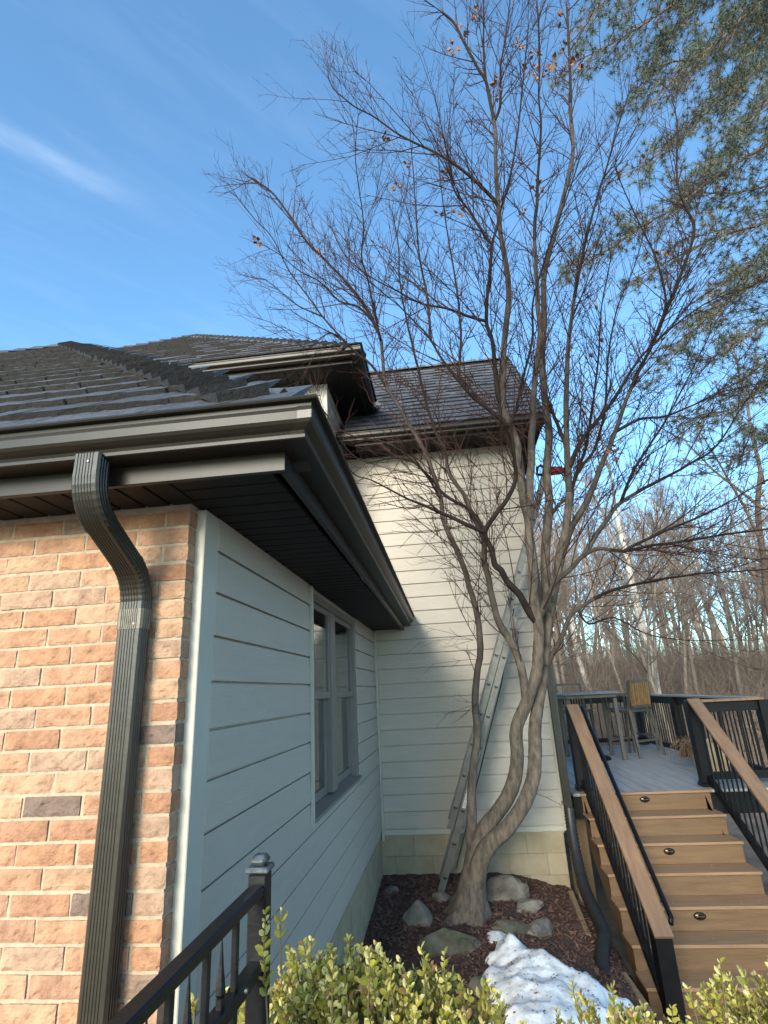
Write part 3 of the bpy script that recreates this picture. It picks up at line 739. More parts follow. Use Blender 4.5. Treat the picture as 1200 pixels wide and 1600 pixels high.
# ------------------------------------------------------------------ maple in the bed
BASE_Y = 5.62
def ydepth(v, off): return BASE_Y - 1.45*max(0, (1080-v)/1080)**1.1 + off
def px_r(px, p): return px*p.length/ (FPX*1.06)
PATHS = [  # name, pixel path, radius px start/end, depth offset at the end, dark bark
 ('trunk', [(733,1440),(735,1412),(738,1385),(742,1355),(743,1325),(741,1305)], 26, 8, 0.0, 0),
 ('A', [(738,1345),(736,1300),(737,1260),(738,1210),(746,1150),(742,1080),(751,1010),(742,950),(722,880),(703,837),(692,809),(690,783),(682,755),(672,727),(658,695),(642,667),(625,636),(605,607),(600,588),(595,535),(583,503),(567,474),(537,436),(502,401),(475,372),(446,328),(423,299),(394,279)], 10, 1.2, 0.3, 0),
 ('C1', [(737,1395),(742,1335),(752,1303),(768,1281),(790,1251),(804,1216),(808,1180),(807,1139),(823,1097),(837,1056),(841,1015),(841,974),(834,933),(833,892),(828,847),(826,814),(820,791),(811,735),(807,690),(790,650),(785,635),(786,597),(787,547),(792,497),(795,455),(790,410),(782,365),(779,327),(776,287),(774,237),(775,212),(772,190),(765,155),(759,127),(747,107),(727,70),(710,37),(692,20)], 14.5, 1.4, -0.2, 0),
 ('C2', [(739,1405),(750,1345),(768,1316),(792,1294),(818,1257),(833,1216),(836,1180),(836,1139),(841,1097),(848,1056),(853,1001),(857,965),(854,937),(852,870),(856,814),(858,780),(854,735),(858,679),(851,620),(847,560),(850,500),(850,435),(862,380),(880,310),(895,240),(891,175),(891,125),(886,12)], 15, 1.3, 0.3, 0),
 ('B', [(829,1092),(815,1050),(800,1007),(784,982),(771,945),(763,905),(758,877),(757,848),(747,823),(736,800),(727,775),(710,752),(699,732),(696,707),(685,684),(673,653),(662,613),(650,560),(635,500),(625,440),(622,380),(612,330)], 7, 1.2, -0.3, 0),
 ('C1b', [(826,814),(828,791),(828,746),(831,690),(833,650),(836,605),(840,555),(844,510),(840,472),(839,435),(835,360),(839,322),(840,285),(845,200),(842,150),(843,80),(840,10)], 7, 1.2, -0.5, 0),
 ('D', [(838,962),(828,959),(812,931),(792,908),(784,891),(775,883),(768,857),(758,832),(775,803),(792,781),(805,752),(804,718),(801,690),(797,667),(806,641),(815,599),(826,557),(832,522),(832,497),(834,467),(850,410),(866,360),(885,310),(905,250)], 6.2, 1.2, -1.1, 1),
 ('D2', [(758,832),(730,820),(687,800),(645,783),(611,766),(577,749),(555,742),(535,718),(520,690)], 4, 1.0, -0.9, 1),
 ('D3', [(758,832),(736,798),(696,775),(673,747),(642,718),(620,700),(590,688),(560,683),(530,670),(505,640)], 3.6, 1.0, -0.5, 1),
 ('D1b', [(797,667),(772,647),(741,622),(716,593),(693,565),(673,531),(650,505),(620,475),(590,450),(560,425)], 3.6, 1.0, -0.8, 1),
 ('K', [(790,640),(777,610),(770,535),(760,502),(762,460),(767,410),(769,380),(777,355),(782,330),(792,297),(800,260),(810,200),(818,120),(826,40)], 4, 1.1, -0.6, 1),
 ('K2', [(769,380),(760,372),(737,335),(717,310),(708,290),(700,250),(690,200),(680,150)], 2.6, 0.9, -0.7, 1),
 ('K3', [(760,502),(735,495),(697,482),(660,475),(620,455),(575,430),(540,400),(520,360)], 2.6, 0.9, -0.4, 1),
 ('Top', [(779,327),(770,310),(717,261),(671,234),(625,211),(584,183),(552,165),(524,142),(512,120)], 2.8, 1.0, -0.5, 1),
 ('T2', [(772,190),(782,162),(782,105),(787,75),(794,25),(800,-30)], 2.2, 0.9, -0.3, 0),
 ('T3', [(759,127),(757,100),(756,75),(756,0),(757,-40)], 1.8, 0.8, -0.3, 0),
 ('E2', [(857,965),(863,937),(870,900),(877,859),(886,814),(888,780),(888,735),(886,701),(885,600),(890,520),(900,450),(912,390),(930,320),(948,260),(965,200),(985,140)], 8, 1.2, -0.2, 0),
 ('E2b', [(886,701),(872,665),(862,640),(848,600),(835,560)], 3.6, 1.2, 0.4, 0),
 ('E3', [(866,890),(888,836),(906,802),(924,769),(942,722),(961,675),(976,630),(1001,574),(1026,523),(1040,469),(1025,405),(1002,356),(976,300),(960,260)], 6, 1.0, -0.2, 0),
 ('E3b', [(1026,523),(1038,492),(1060,440),(1085,360),(1072,325),(1058,280),(1058,200),(1050,150)], 3, 1.0, 0.5, 1),
 ('E4', [(888,720),(908,690),(936,655),(964,616),(998,562),(1030,530),(1065,500),(1110,470),(1160,452)], 4.2, 1.0, -0.3, 1),
 ('F', [(848,955),(863,915),(892,890),(911,869),(936,858),(973,862),(1020,852),(1077,845),(1133,835),(1200,826),(1260,815)], 5.2, 1.6, -0.7, 0),
 ('F2', [(909,871),(922,852),(947,813),(970,785),(1020,756),(1077,725),(1119,697),(1161,633),(1190,590)], 4.2, 1.0, 0.4, 0),
 ('F2b', [(970,785),(992,731),(1037,661),(1065,610),(1090,560),(1120,500)], 2.6, 0.9, -0.3, 1),
 ('F3', [(848,1056),(862,1025),(876,1000),(888,968),(903,952),(937,931),(972,918),(1013,909),(1092,897),(1200,890)], 4.6, 1.2, 0.2, 0),
 ('F4', [(973,862),(1000,848),(1050,825),(1110,800),(1180,760),(1230,735)], 2.6, 1.0, 0.3, 0),
 ('F5', [(961,675),(1000,655),(1040,650),(1085,632),(1130,612),(1180,600)], 2.6, 0.9, 0.2, 0),
 ('F6', [(903,952),(920,975),(960,965),(1010,990),(1070,1000),(1130,1000)], 1.8, 0.8, -0.4, 0),
 ('R1', [(856,814),(872,790),(888,775),(900,740),(915,700),(925,640),(935,560),(940,480),(955,400)], 3.2, 1.0, 0.6, 0),
 ('R2', [(888,780),(905,735),(930,700),(945,640),(950,560),(965,480),(990,420),(1010,350)], 2.8, 0.9, 0.2, 0),
 ('L1', [(690,783),(668,745),(645,722),(610,716),(575,722),(545,705),(520,665),(495,625)], 2.2, 0.8, -0.5, 1),
 ('L2', [(583,503),(560,480),(530,470),(500,440),(470,425),(440,400),(415,385)], 2.0, 0.8, 0.2, 0),
 ('L3', [(605,607),(580,570),(550,545),(505,495),(475,455),(450,420),(425,370),(400,345),(372,310)], 2.2, 0.8, -0.3, 0),
 ('L4', [(595,535),(575,440),(565,400),(568,350),(560,290),(555,240),(560,180)], 2.0, 0.8, -0.5, 0),
 ('L5', [(505,495),(470,480),(450,465),(420,440),(405,435)], 1.4, 0.7, 0.1, 0),
 ('L6', [(550,545),(515,520),(480,545),(450,520),(425,505),(410,500)], 1.4, 0.7, -0.1, 0),
 ('L7', [(673,531),(668,470),(655,400),(650,330),(645,260),(640,200)], 2.2, 0.8, -0.2, 0),
 ('L8', [(716,593),(720,520),(712,440),(700,370),(690,300),(684,230)], 2.4, 0.8, 0.4, 0),
]
maple = thing('maple_tree', 'bare multi-stemmed maple with curving trunks growing beside the ladder', 'tree', tuple(U(733,1440,BASE_Y)))
MI = Matrix.Translation(-maple.location)
nodes = []      # (pixel, offset, point, radius) of everything traced so far
limbs = []      # resampled 3-D limbs
rm = random.Random(77)
def crspline(pts, per):
    P_ = [pts[0]] + pts + [pts[-1]]; o_ = []
    for i in range(1, len(P_)-2):
        a, b, c, d = P_[i-1:i+3]
        for k in range(per):
            t = k/per
            o_.append(0.5*((2*b) + (c-a)*t + (2*a-5*b+4*c-d)*t*t + (3*b-a-3*c+d)*t**3))
    o_.append(pts[-1]); return o_
for name, pp, r0, r1, dyE, dark in PATHS:
    off0 = 0.0; start = None
    if nodes:
        bst = min(nodes, key=lambda n: (n[0][0]-pp[0][0])**2 + (n[0][1]-pp[0][1])**2); off0 = bst[1]; start = bst[2]; rpar = bst[3]
    lens = [0.0]
    for a, b in zip(pp, pp[1:]): lens.append(lens[-1] + math.hypot(b[0]-a[0], b[1]-a[1]))
    pts = []
    tp_ = 0.8 if name == 'trunk' else 1.6
    for (u, v), L in zip(pp, lens):
        t = L/lens[-1]; off = off0 + (dyE-off0)*t if name not in ('trunk',) else 0.0
        if name == 'C2': off = off0 + (0.3)*t - 0.16*math.sin(min(1, t*4)*math.pi)
        p = U(u, v, ydepth(v, off)); pts.append(p)
    if start is not None: pts[0] = start
    PER = 12 if r0 > 12 else 4
    sp = crspline(pts, PER)
    n = len(sp); L = [0.0]
    for a, b in zip(sp, sp[1:]): L.append(L[-1]+(b-a).length)
    R = []
    for i, p in enumerate(sp):
        t = L[i]/L[-1]; rp = r1*.7 + (r0-r1*.7)*(1-t)**tp_ if name not in ('C1','C2','A') else r1 + ((11.5 if name != 'A' else 6.8)-r1)*(1-t)**1.35 + (r0-(11.5 if name != 'A' else 6.8))*max(0, 1-t/0.07)
        R.append(px_r(rp, p))
    if name == 'trunk':
        R = [r*(1.0+0.42*max(0, 1-i/(1.5*PER))**2) for i, r in enumerate(R)]
        sp[0] = sp[0] - Vector((0,0,0.1))
    for i, (u, v) in enumerate(pp):
        k = min(i*PER, n-1); nodes.append(((u, v), ydepth(0,0)*0 + (pts[i].y - ydepth(v, 0)), pts[i], R[k]))
    # slight crookedness
    if name != 'trunk':
        for i in range(1, n):
            if r0 > 12: break
            f_ = min(1.0, L[i]/0.4)*0.014*min(1.0, 0.3+R[i]*20)
            sp[i] = sp[i] + Vector([f_*mnoise.noise(sp[i]*5.0+Vector((q*7.1,0,0))) for q in range(3)])
    m = MB(); ns = 26 if r0 > 12 else (9 if r0 > 4 else 6)
    m.tube(sp, R, ns)
    # uneven bark swelling on the thick stems
    if r0 > 6:
        for i, v in enumerate(m.v):
            c_ = sp[i//ns]; q = Vector(v)-c_
            V_ = Vector(v); k = 1 + 0.07*mnoise.noise(V_*6) + 0.05*mnoise.noise(V_*19) + (0.035*mnoise.noise(Vector((v[0]*70, v[1]*70, v[2]*22))) + 0.02*mnoise.noise(V_*130))*(r0 > 12)
            if name == 'trunk':
                an = math.atan2(q.y, q.x); k *= 1 + (0.22*max(0, 1-(i//ns)/(1.9*PER)))*math.sin(an*5+1)
            m.v[i] = tuple(c_+q*k)
    o = m.build('trunk' if name == 'trunk' else 'limb', 'bark_dark' if dark else 'bark', maple, smooth=True); o.matrix_parent_inverse = MI
    if not dark:                     # young wood keeps its dark smooth bark
        o.data.materials.append(M['bark_mid']); o.data.materials.append(M['bark_dark'])
        for pg in o.data.polygons:
            rr = R[min(pg.index//ns, n-1)]; pg.material_index = 0 if rr > 0.036 else (1 if rr > 0.018 else 2)
    limbs.append((name, sp, R))
tw = MB(); tcount = [0]
def shoot(p, d, L, r, lvl, curl):
    "a slender shoot that bends upwards; spawns finer ones"
    k = 4 if lvl == 1 else (3 if lvl == 2 else 2)
    pts = [p]; dd = d.normalized(); st = L/k
    for i in range(k):
        dd = (dd + Vector((rm.gauss(0,.085), rm.gauss(0,.085), rm.gauss(0,.07)+curl))).normalized()
        pts.append(pts[-1] + dd*st)
    tw.tube(pts, [r*(1-0.62*i/k) for i in range(k+1)], 4 if lvl == 1 else 3, cap=False); tcount[0] += 1
    if lvl >= 3: return
    n_ = int(L/(0.092 if lvl == 1 else 0.12)*rm.uniform(.7,1.1))
    for j in range(n_):
        t = rm.uniform(0.15, 1.0); f = t*k; i = min(int(f), k-1); q = pts[i].lerp(pts[i+1], f-i)
        ax = (pts[i+1]-pts[i]).normalized(); pr = ax.orthogonal(); pr.rotate(Quaternion(ax, rm.uniform(0, 6.283)))
        nd = ax*rm.uniform(.6,1.0) + pr.normalized()*rm.uniform(.45,.85)
        if lvl == 1: shoot(q, nd, L*rm.uniform(.22,.55)*(1.15-0.6*t), max(0.0018, r*0.55), 2, curl*.8)
        else: shoot(q, nd, rm.uniform(.03,.11), max(0.0013, r*0.7), 3, 0.05)
for name, sp, R in limbs:
    if name == 'trunk': continue
    L = 0.0; acc = 0.0; low = name in ('D2','D3','L1')
    for i in range(1, len(sp)):
        seg = (sp[i]-sp[i-1]).length; acc += seg; L += seg; p = sp[i]
        if p.z < 0.15 and rm.random() > 0.10: acc = 0; continue
        if R[i] > 0.045 and rm.random() > .5: acc = 0; continue
        gap = (0.078 if R[i] < 0.02 else 0.13)*(1.25 if name[0] == 'L' or name in ('Top','K3','D1b','A') else 1.0)
        while acc > gap:
            acc -= gap*rm.uniform(.8,1.2)
            ax = (sp[i]-sp[i-1]).normalized(); pr = ax.orthogonal(); pr.rotate(Quaternion(ax, rm.uniform(0, 6.283)))
            d = ax*rm.uniform(.6,1.0) + pr.normalized()*rm.uniform(.45,.9) + Vector((0,0,.12 if not low else 0))
            Ls = rm.uniform(.40,1.45)*(0.75 if p.z < 0.8 else 1.0)*(0.6 if low else 1)*(1.0-0.45*i/len(sp))
            shoot(sp[i-1].lerp(sp[i], rm.random()), d, Ls, min(0.0062, max(0.0031, R[i]*0.5)), 1, 0.085 if not low else 0.03)
    # leader splits into a brush at the tip
    ax = (sp[-1]-sp[-2]).normalized()
    for q in range(4):
        shoot(sp[-1], ax + Vector((rm.gauss(0,.3), rm.gauss(0,.3), rm.gauss(0,.2))), rm.uniform(.2,.45), 0.0026, 1, 0.05)
# low brush of water shoots on the thin left stem and right trunk
for (u, v, n_, dr) in ((745,1100,3,-1),(740,1000,3,-1),(752,1030,2,-1),(850,1040,3,1),(860,1010,3,1),(838,1240,1,1),(712,870,2,-1)):
    for q in range(n_):
        p = U(u, v, ydepth(v, 0)); shoot(p, Vector((dr*rm.uniform(.5,1), rm.uniform(-.7,.3), rm.uniform(-.4,.3))), rm.uniform(.25,.6), 0.003, 1, -0.03)
two = tw.build('twigs', 'twig', maple, kind='stuff'); two.matrix_parent_inverse = MI
# dry leaves still hanging
def crumpled(seed):
    r = random.Random(seed); m = MB()
    for q in range(5):
        a = r.uniform(0, 6.28); d = Vector((math.cos(a), math.sin(a), r.uniform(-1,.4))).normalized(); s_ = d.orthogonal().normalized()*0.016
        c = d*0.012; m.add([tuple(c), tuple(c+d*.02+s_), tuple(c+d*.045+Vector((0,0,r.uniform(-.015,.015)))), tuple(c+d*.02-s_), tuple(c+d*.024+Vector((0,0,.012)))], [(0,1,4),(1,2,4),(2,3,4),(3,0,4)])
    return m.mesh('dry_leaf', 'deadleaf')
LF = [crumpled(i) for i in range(5)]
for (u, v) in ((722,48),(709,74),(810,70),(836,83),(864,98),(882,72),(888,96),(902,97),(842,114),(856,113),(826,108),(777,132),(774,152),(741,20),(601,214),(694,272),(686,335),(704,330),(638,258),(620,292),(836,288),(843,300),(907,345),(852,408),(928,475),(935,530),(920,560),(816,330),(500,395),(402,378),(722,330),(960,710),(1034,396),(878,30),(1007,250),(1126,300),(958,700)):
    o = link('dry_leaf', rm.choice(LF), maple, loc=U(u, v, ydepth(v, rm.uniform(-.5,.3))), rot=(rm.uniform(0,6),rm.uniform(0,6),rm.uniform(0,6))); o.scale = [rm.uniform(.9,1.9)]*3
    o.matrix_parent_inverse = MI

# ------------------------------------------------------------------ extension ladder leaning into the maple
LY = 6.22
foot = U(681, 1394, LY); topL = U(862, 722, 6.0)
ld = thing('extension_ladder', 'aluminium extension ladder leaning from mulch bed up into the maple', 'ladder', tuple(foot))
LI = Matrix.Translation(-foot)
ldir = (topL-foot).normalized(); lperp = Vector((ldir.z, 0, -ldir.x)).normalized(); lw = (lperp.cross(ldir)).normalized()
LL = (topL-foot).length
def lput(m, name, matn):
    o = m.build(name, matn, ld, bevel=0); o.matrix_parent_inverse = LI; return o
def rail(a0, a1, off, yo, wd):
    m = MB(); p = foot + ldir*a0 + lperp*off + lw*yo; q = foot + ldir*a1 + lperp*off + lw*yo
    ax = (q-p).normalized()
    # C channel: web + two flanges
    m.bar(p, q, 0.006, wd, up=lperp)
    for s_ in (-1, 1):
        m.bar(p+lperp*(s_*(wd/2-.002))-lw*0.014, q+lperp*(s_*(wd/2-.002))-lw*0.014, 0.030, 0.005, up=lperp)
    return m
SPL = 0.62
for yo in (-0.19, 0.19):
    lput(rail(0.0, LL*0.60, 0.033, yo, 0.062), 'base_rail', 'alu')
    lput(rail(SPL, LL, -0.036, yo*0.9, 0.058), 'fly_rail', 'alu')
    lput(MB().bar(foot+lw*yo+lperp*0.035-ldir*0.03, foot+lw*yo+lperp*0.035+ldir*0.05, 0.05, 0.085, up=lperp, c=0.006), 'foot', 'aludark')
k = 0
a = 0.22
while a < LL-0.05:
    for off, lo, hi, wd in ((0.035, 0.0, LL*0.60, 0.187), (-0.042, SPL+.1, LL, 0.168)):
        if lo <= a <= hi:
            p = foot+ldir*a+lperp*off
            lput(MB().tube([p-lw*wd, p+lw*wd], [0.0165]*2, 8), 'rung', 'alu')
            e = foot+ldir*a+lperp*off+lw*(0.19 if off > 0 else 0.171)+lw*0.0035
            # open D-shaped rung end
            m = MB(); n_ = 9; pl = [(0.022*math.cos(math.pi*i/(n_-1)), -0.023*math.sin(math.pi*i/(n_-1))) for i in range(n_)]
            m.prism(pl, e, lperp, ldir, lw, 0.004); 
            o = lput(m, 'rung_end', 'aludark')
    a += 0.305
for (a0, L_, off, dy_) in ((0.85, 0.28, 0.035, .19), (1.28, 0.13, 0.035, .19), (3.55, .22, .0, .19)):
    p = foot+ldir*a0+lperp*off+lw*(dy_+0.0045)
    lput(MB().bar(p, p+ldir*L_, 0.001, 0.032, up=lperp), 'sticker', 'sticker')
lput(MB().tube([foot+ldir*0.3+lperp*0.12+lw*.1, foot+ldir*(LL*.45)+lperp*0.085+lw*.1, foot+ldir*(LL*.62)+lperp*0.01+lw*.1], [0.006]*3, 6), 'rope', 'rope')
# red power tool hooked over the top
tp = U(868, 735, 5.93)
tool = thing('power_tool', 'red power tool hooked at the top of the ladder', 'tool', tuple(tp))
m = MB(); m.cbox(-.10,.09,-.04,.04,-.05,.04,.022,.004); m.build('body', 'red', tool, smooth=False)
m = MB(); m.cbox(.091,.125,-.035,.035,-.055,.03,.012); m.build('end_cap', 'black', tool)
MB().tube([(-.11,0,.03),(-.16,0,.08),(-.20,0,.05),(-.21,0,-.03),(-.10,0,-.05)], [.018]*5, 8).build('handle', 'black', tool, smooth=True)

# ------------------------------------------------------------------ deck, stairs and railings
Z0, Y0, G, RS = -1.158, 6.79, 0.2435, 0.185
SX0, SX1 = 1.295, 2.66
deck = thing('deck', 'raised deck of grey boards with black baluster railing behind the stairs', 'deck', (2.4, 9, Z0))
DI = Matrix.Translation((-2.4,-9,-Z0))
def dput(m, name, matn, parent=None, **k):
    o = m.build(name, matn, parent or deck, **k)
    if parent is None: o.matrix_parent_inverse = DI
    return o
DXR, DYF = 3.47, 11.45
x = 1.22; rdk = random.Random(4)
while x < DXR+0.05:
    y0 = Y0+0.03
    zz = Z0-0.03
    dput(MB().cbox(x, x+0.134, y0, DYF+.06, zz, Z0+rdk.uniform(-.0015,.0015), 0.003), 'deck_board', 'deckboard'); x += 0.140
dput(MB().box(1.22, DXR+.08, Y0+.05, DYF+.05, Z0-.24, Z0-.031), 'joists', 'black')
for (px_, py_) in ((1.3,7.2),(DXR,7.2),(DXR,11.4),(1.4,11.4)): dput(MB().box(px_-.07,px_+.07,py_-.07,py_+.07,-3.2,Z0-.24), 'support_post', 'plank')
stairs = thing('stairs', 'brown composite stairs with oval riser lights climbing to the deck', 'stairs', (1.98, 5.4, -2.45))
SI = Matrix.Translation((-1.98,-5.4,2.45))
def sput(m, name, matn, **k):
    o = m.build(name, matn, stairs, **k); o.matrix_parent_inverse = SI; return o
for i in range(0, 8):
    y = Y0 - i*G; z = Z0 - i*RS
    sput(MB().cbox(SX0, SX1, y, y+ (G+.035 if i else 0.05), z-0.026, z, 0.006), 'tread', 'treadtop_lit')
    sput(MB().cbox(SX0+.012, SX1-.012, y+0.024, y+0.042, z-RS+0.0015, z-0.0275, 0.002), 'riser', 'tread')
    if i in (0, 2, 4):
        lx = 1.965; lz = z-0.075
        m = MB(); n_ = 22
        for (s_, yy) in ((1.0, 0.0), (1.0,-0.006), (0.72,-0.013), (0.3,-0.015)):
            for q in range(n_): m.v.append((lx+0.052*s_*math.cos(2*math.pi*q/n_), y+0.0235+yy, lz+0.030*s_*math.sin(2*math.pi*q/n_)))
        m.f = [(r_*n_+q, (r_+1)*n_+q, (r_+1)*n_+(q+1) % n_, r_*n_+(q+1) % n_) for r_ in range(3) for q in range(n_)] + [tuple(3*n_+q for q in range(n_))]
        sput(m, 'riser_light', 'lightlens', smooth=True)
        sput(MB().cbox(lx-.035, lx+.035, y+0.0235-.019, y+0.0235-.014, lz-.003, lz+.003, .001), 'light_bar', 'bandmetal')
for xs_ in (SX0+.03, SX1-.07):
    m = MB(); pr = [(Y0+.04, Z0-.03)]
    for i in range(8):
        pr += [(Y0+.045-i*G, Z0-i*RS-.028), (Y0+.045-i*G, Z0-(i+1)*RS-.028)]
    pr += [(Y0+.045-8*G, Z0-8*RS-.3), (Y0+.04, Z0-.55)]
    m.prism(pr, (xs_, 0, 0), (0,1,0), (0,0,1), (1,0,0), 0.04); sput(m, 'stringer', 'tread')
# sloped stair rails
def stair_rail(xr, ytop, ybot, label, pipe, toppost):
    zt = -0.262; k = RS/G; zb = zt - (ytop-ybot)*k
    o = thing('stair_railing', label, 'railing', (xr, ytop, Z0)); I = Matrix.Translation((-xr,-ytop,-Z0))
    def put(m, nm, mt, **kw):
        q = m.build(nm, mt, o, **kw); q.matrix_parent_inverse = I; return q
    A = Vector((xr, ytop, zt)); B = Vector((xr, ybot, zb)); d = (B-A).normalized(); up = Vector((1,0,0)).cross(d)
    if up.z < 0: up = -up
    put(MB().bar(A+up*.018+Vector((0,.0,0)), B+up*.018+d*.09, 0.135, 0.028, up=up, c=0.003), 'rail_cap', 'railcap')
    put(MB().bar(A-up*.035, B-up*.035, 0.045, 0.07, up=up), 'top_rail', 'black')
    put(MB().bar(A-Vector((0,0,.80)), B-Vector((0,0,.66)), 0.045, 0.07, up=up), 'bottom_rail', 'black')
    put(MB().cbox(xr-.062, xr+.062, ybot-.062, ybot+.062, zb-1.15, zb-.02, .004), 'post', 'black')
    if toppost:
        put(MB().cbox(xr-.062, xr+.062, ytop+.02, ytop+.144, Z0, zt+.004, .004), 'post', 'black')
        put(MB().cbox(xr-.080, xr+.080, ytop+.002, ytop+.162, Z0+.001, Z0+.035, .008).cbox(xr-.072, xr+.072, ytop+.010, ytop+.154, Z0+.036, Z0+.06, .008), 'post_skirt', 'black')
    n_ = int((ytop-ybot)/0.105)
    for i in range(1, n_):
        y = ytop - i*0.105; t = (ytop-y)/(ytop-ybot); za = zt-(ytop-y)*k-.06; zc_ = (zt-.80)*(1-t) + (zb-.66)*t + .02
        put(MB().tube([(xr,y,za),(xr,y,zc_)], [.0095]*2, 8, cap=False), 'baluster', 'black', smooth=True)
    if pipe:
        pa = A+Vector((.105,-.02,-.015)); pb = B+Vector((.115,.06,.03))
        put(MB().tube([pa, pb, pb+d*.03+Vector((-.02,0,-.01))], [.019,.019,.021], 10), 'handrail', 'black', smooth=True)
        for t in (.1,.5,.93):
            q = pa.lerp(pb, t); put(MB().tube([q-Vector((0,0,.015)), q-Vector((.04,0,.06)), q-Vector((.095,0,.06))], [.007]*3, 6), 'bracket', 'black')
stair_rail(1.375, 6.93, 4.98, 'black stair railing with brown cap board and round handrail beside the drain hose', True, True)
stair_rail(2.72, 6.93, 4.98, 'black stair railing with brown cap board on the open side of stairs', False, True)
def flat_rail(p, q, label, cap, n_posts=(), skip_ends=(0,0)):
    p = Vector(p); q = Vector(q); d = (q-p).normalized(); L = (q-p).length
    o = thing('deck_railing', label, 'railing', tuple(p)); I = Matrix.Translation(-p)
    def put(m, nm, mt, **kw):
        r_ = m.build(nm, mt, o, **kw); r_.matrix_parent_inverse = I; return r_
    H = 0.90; up = Vector((0,0,1))
    put(MB().bar(p+up*(H-.015), q+up*(H-.015), 0.14, 0.028, c=.003), 'rail_cap', cap)
    put(MB().bar(p+up*(H-.085), q+up*(H-.085), 0.045, 0.11), 'top_rail', 'black')
    put(MB().bar(p+up*.10, q+up*.10, 0.045, 0.075), 'bottom_rail', 'black')
    for t in n_posts:
        c = p.lerp(q, t); put(MB().cbox(c.x-.06, c.x+.06, c.y-.06, c.y+.06, c.z, c.z+H-.03, .004), 'post', 'black')
        put(MB().cbox(c.x-.075, c.x+.075, c.y-.075, c.y+.075, c.z+.001, c.z+.045, .008), 'post_skirt', 'black')
    s_ = 0.11
    while s_ < L-.06:
        c = p+d*s_; put(MB().tube([c+up*.12, c+up*(H-.13)], [.0095]*2, 6, cap=False), 'baluster', 'black', smooth=True); s_ += 0.108
flat_rail((2.80,7.03,Z0), (DXR+.03,7.03,Z0), 'short deck railing between stair top and outer corner post', 'railcap', (1.0,))
flat_rail((DXR,7.16,Z0), (DXR,DYF,Z0), 'long deck railing with pale frosted cap behind the planter', 'deckboard', (0.55,1.0))
flat_rail((DXR-.08,DYF,Z0), (1.3,DYF,Z0), 'deck railing along the woods behind the patio table', 'deckboard', (0.5,1.0))

# patio table, chairs, planter
TX, TY = 2.25, 9.75
tb = thing('patio_table', 'grey bar height patio table on dark legs standing on deck', 'table', (TX, TY, Z0))
MB().cbox(-.52,.36,-.42,.42,.965,1.0,.006).build('tabletop', 'tabletop', tb)
MB().cbox(-.47,.31,-.37,.37,.91,.964,.004).build('apron', 'furn', tb)
for a in (-.44,.28):
    for c in (-.34,.34): MB().cbox(a-.03,a+.03,c-.03,c+.03,0,.90,.004).build('leg', 'furn', tb)
def chair(loc, rz, label):
    o = thing('patio_chair', label, 'chair', loc, 'bar height patio chairs on the deck'); o.rotation_euler = (0,0,rz)
    MB().cbox(-.24,.24,-.24,.22,.66,.70,.006).build('seat', 'furn', o)
    for s_ in (-1,1):
        MB().bar((s_*.27,.27,0),(s_*.23,.19,.70), .035,.035).build('leg', 'furn', o)
        MB().bar((s_*.27,-.30,0),(s_*.235,-.215,.70), .035,.035).bar((s_*.235,-.215,.70),(s_*.225,-.28,1.13), .035,.03).build('leg', 'furn', o)
        MB().bar((s_*.265,.22,.90),(s_*.255,-.25,.92), .045,.025).bar((s_*.265,.20,.70),(s_*.265,.21,.90), .03,.03).build('armrest', 'furn', o)
    MB().bar((-.25,.245,.24),(.25,.245,.24), .03,.03).build('footrest', 'furn', o); MB().bar((-.255,-.27,.24),(.255,-.27,.24),.03,.03).build('stretcher', 'furn', o)
    bk_ = MB().bar((-.215,-.262,.745),(.215,-.262,.745),.03,.04).bar((-.215,-.283,1.13),(.215,-.283,1.13),.03,.04).build('back_frame', 'furn', o)
    for i in range(9):
        xx = -.19+i*.0475; MB().bar((xx,-.262,.765),(xx,-.283,1.11), .040,.014, up=(1,0,0)).build('back_slat', 'furnwood', o)
    return o
chair((2.86,9.9,Z0), math.radians(32), 'wood slat patio chair pulled out at the stair end of the table')
chair((2.15,10.72,Z0), math.radians(180), 'wood slat patio chair tucked between table and woods side railing')
chair((3.02,10.6,Z0), math.radians(110), 'wood slat patio chair in the corner of the deck railings')
ub = MB().lathe([(0,0),(.20,0),(.20,.035),(.15,.06),(.04,.075),(.03,.25),(0,.25)], 20).build('umbrella_base', 'black', smooth=True); ub.location = (2.16,9.55,Z0); tag(ub, 'round black umbrella base under the patio table', 'base')
pl_ = thing('planter', 'tan planter with a dried plant beside the right stair post', 'planter', (3.27, 8.2, Z0))
m = MB(); n_ = 4
for (h_, s_) in ((0,.16),(.30,.235),(.34,.245),(.34,.215),(.28,.205)):
    for sx_, sy_ in ((-1,-1),(1,-1),(1,1),(-1,1)): m.v.append((sx_*s_*.8, sy_*s_*1.15, h_))
m.f = [(i*4+q, i*4+(q+1)%4, (i+1)*4+(q+1)%4, (i+1)*4+q) for i in range(4) for q in range(4)] + [(0,3,2,1),(16,17,18,19)]
m.build('pot', 'pot', pl_)
m = MB(); rp_ = random.Random(8)
for i in range(60):
    p = Vector((rp_.uniform(-.25,-.05), rp_.uniform(-.2,.25), .28)); d = Vector((rp_.uniform(-.8,.1), rp_.uniform(-.4,.4), rp_.uniform(.3,1)))
    m.tube([p, p+d*.12, p+d*.16+Vector((-.06,0,-.1)), p+d*.16+Vector((-.08,0,-.24))], [.005,.004,.003,.002], 3, cap=False)
m.build('dried_plant', 'dry', pl_)
# pool edge seen past the stairs
pe = MB().cbox(3.4,9.0,5.2,6.35,-2.62,-2.44,.01).build('pool_water','pool'); pe['kind'] = 'structure'
cp = MB().cbox(3.2,9.0,6.36,6.75,-2.62,-2.38,.01).build('pool_coping','coping'); cp['kind'] = 'structure'

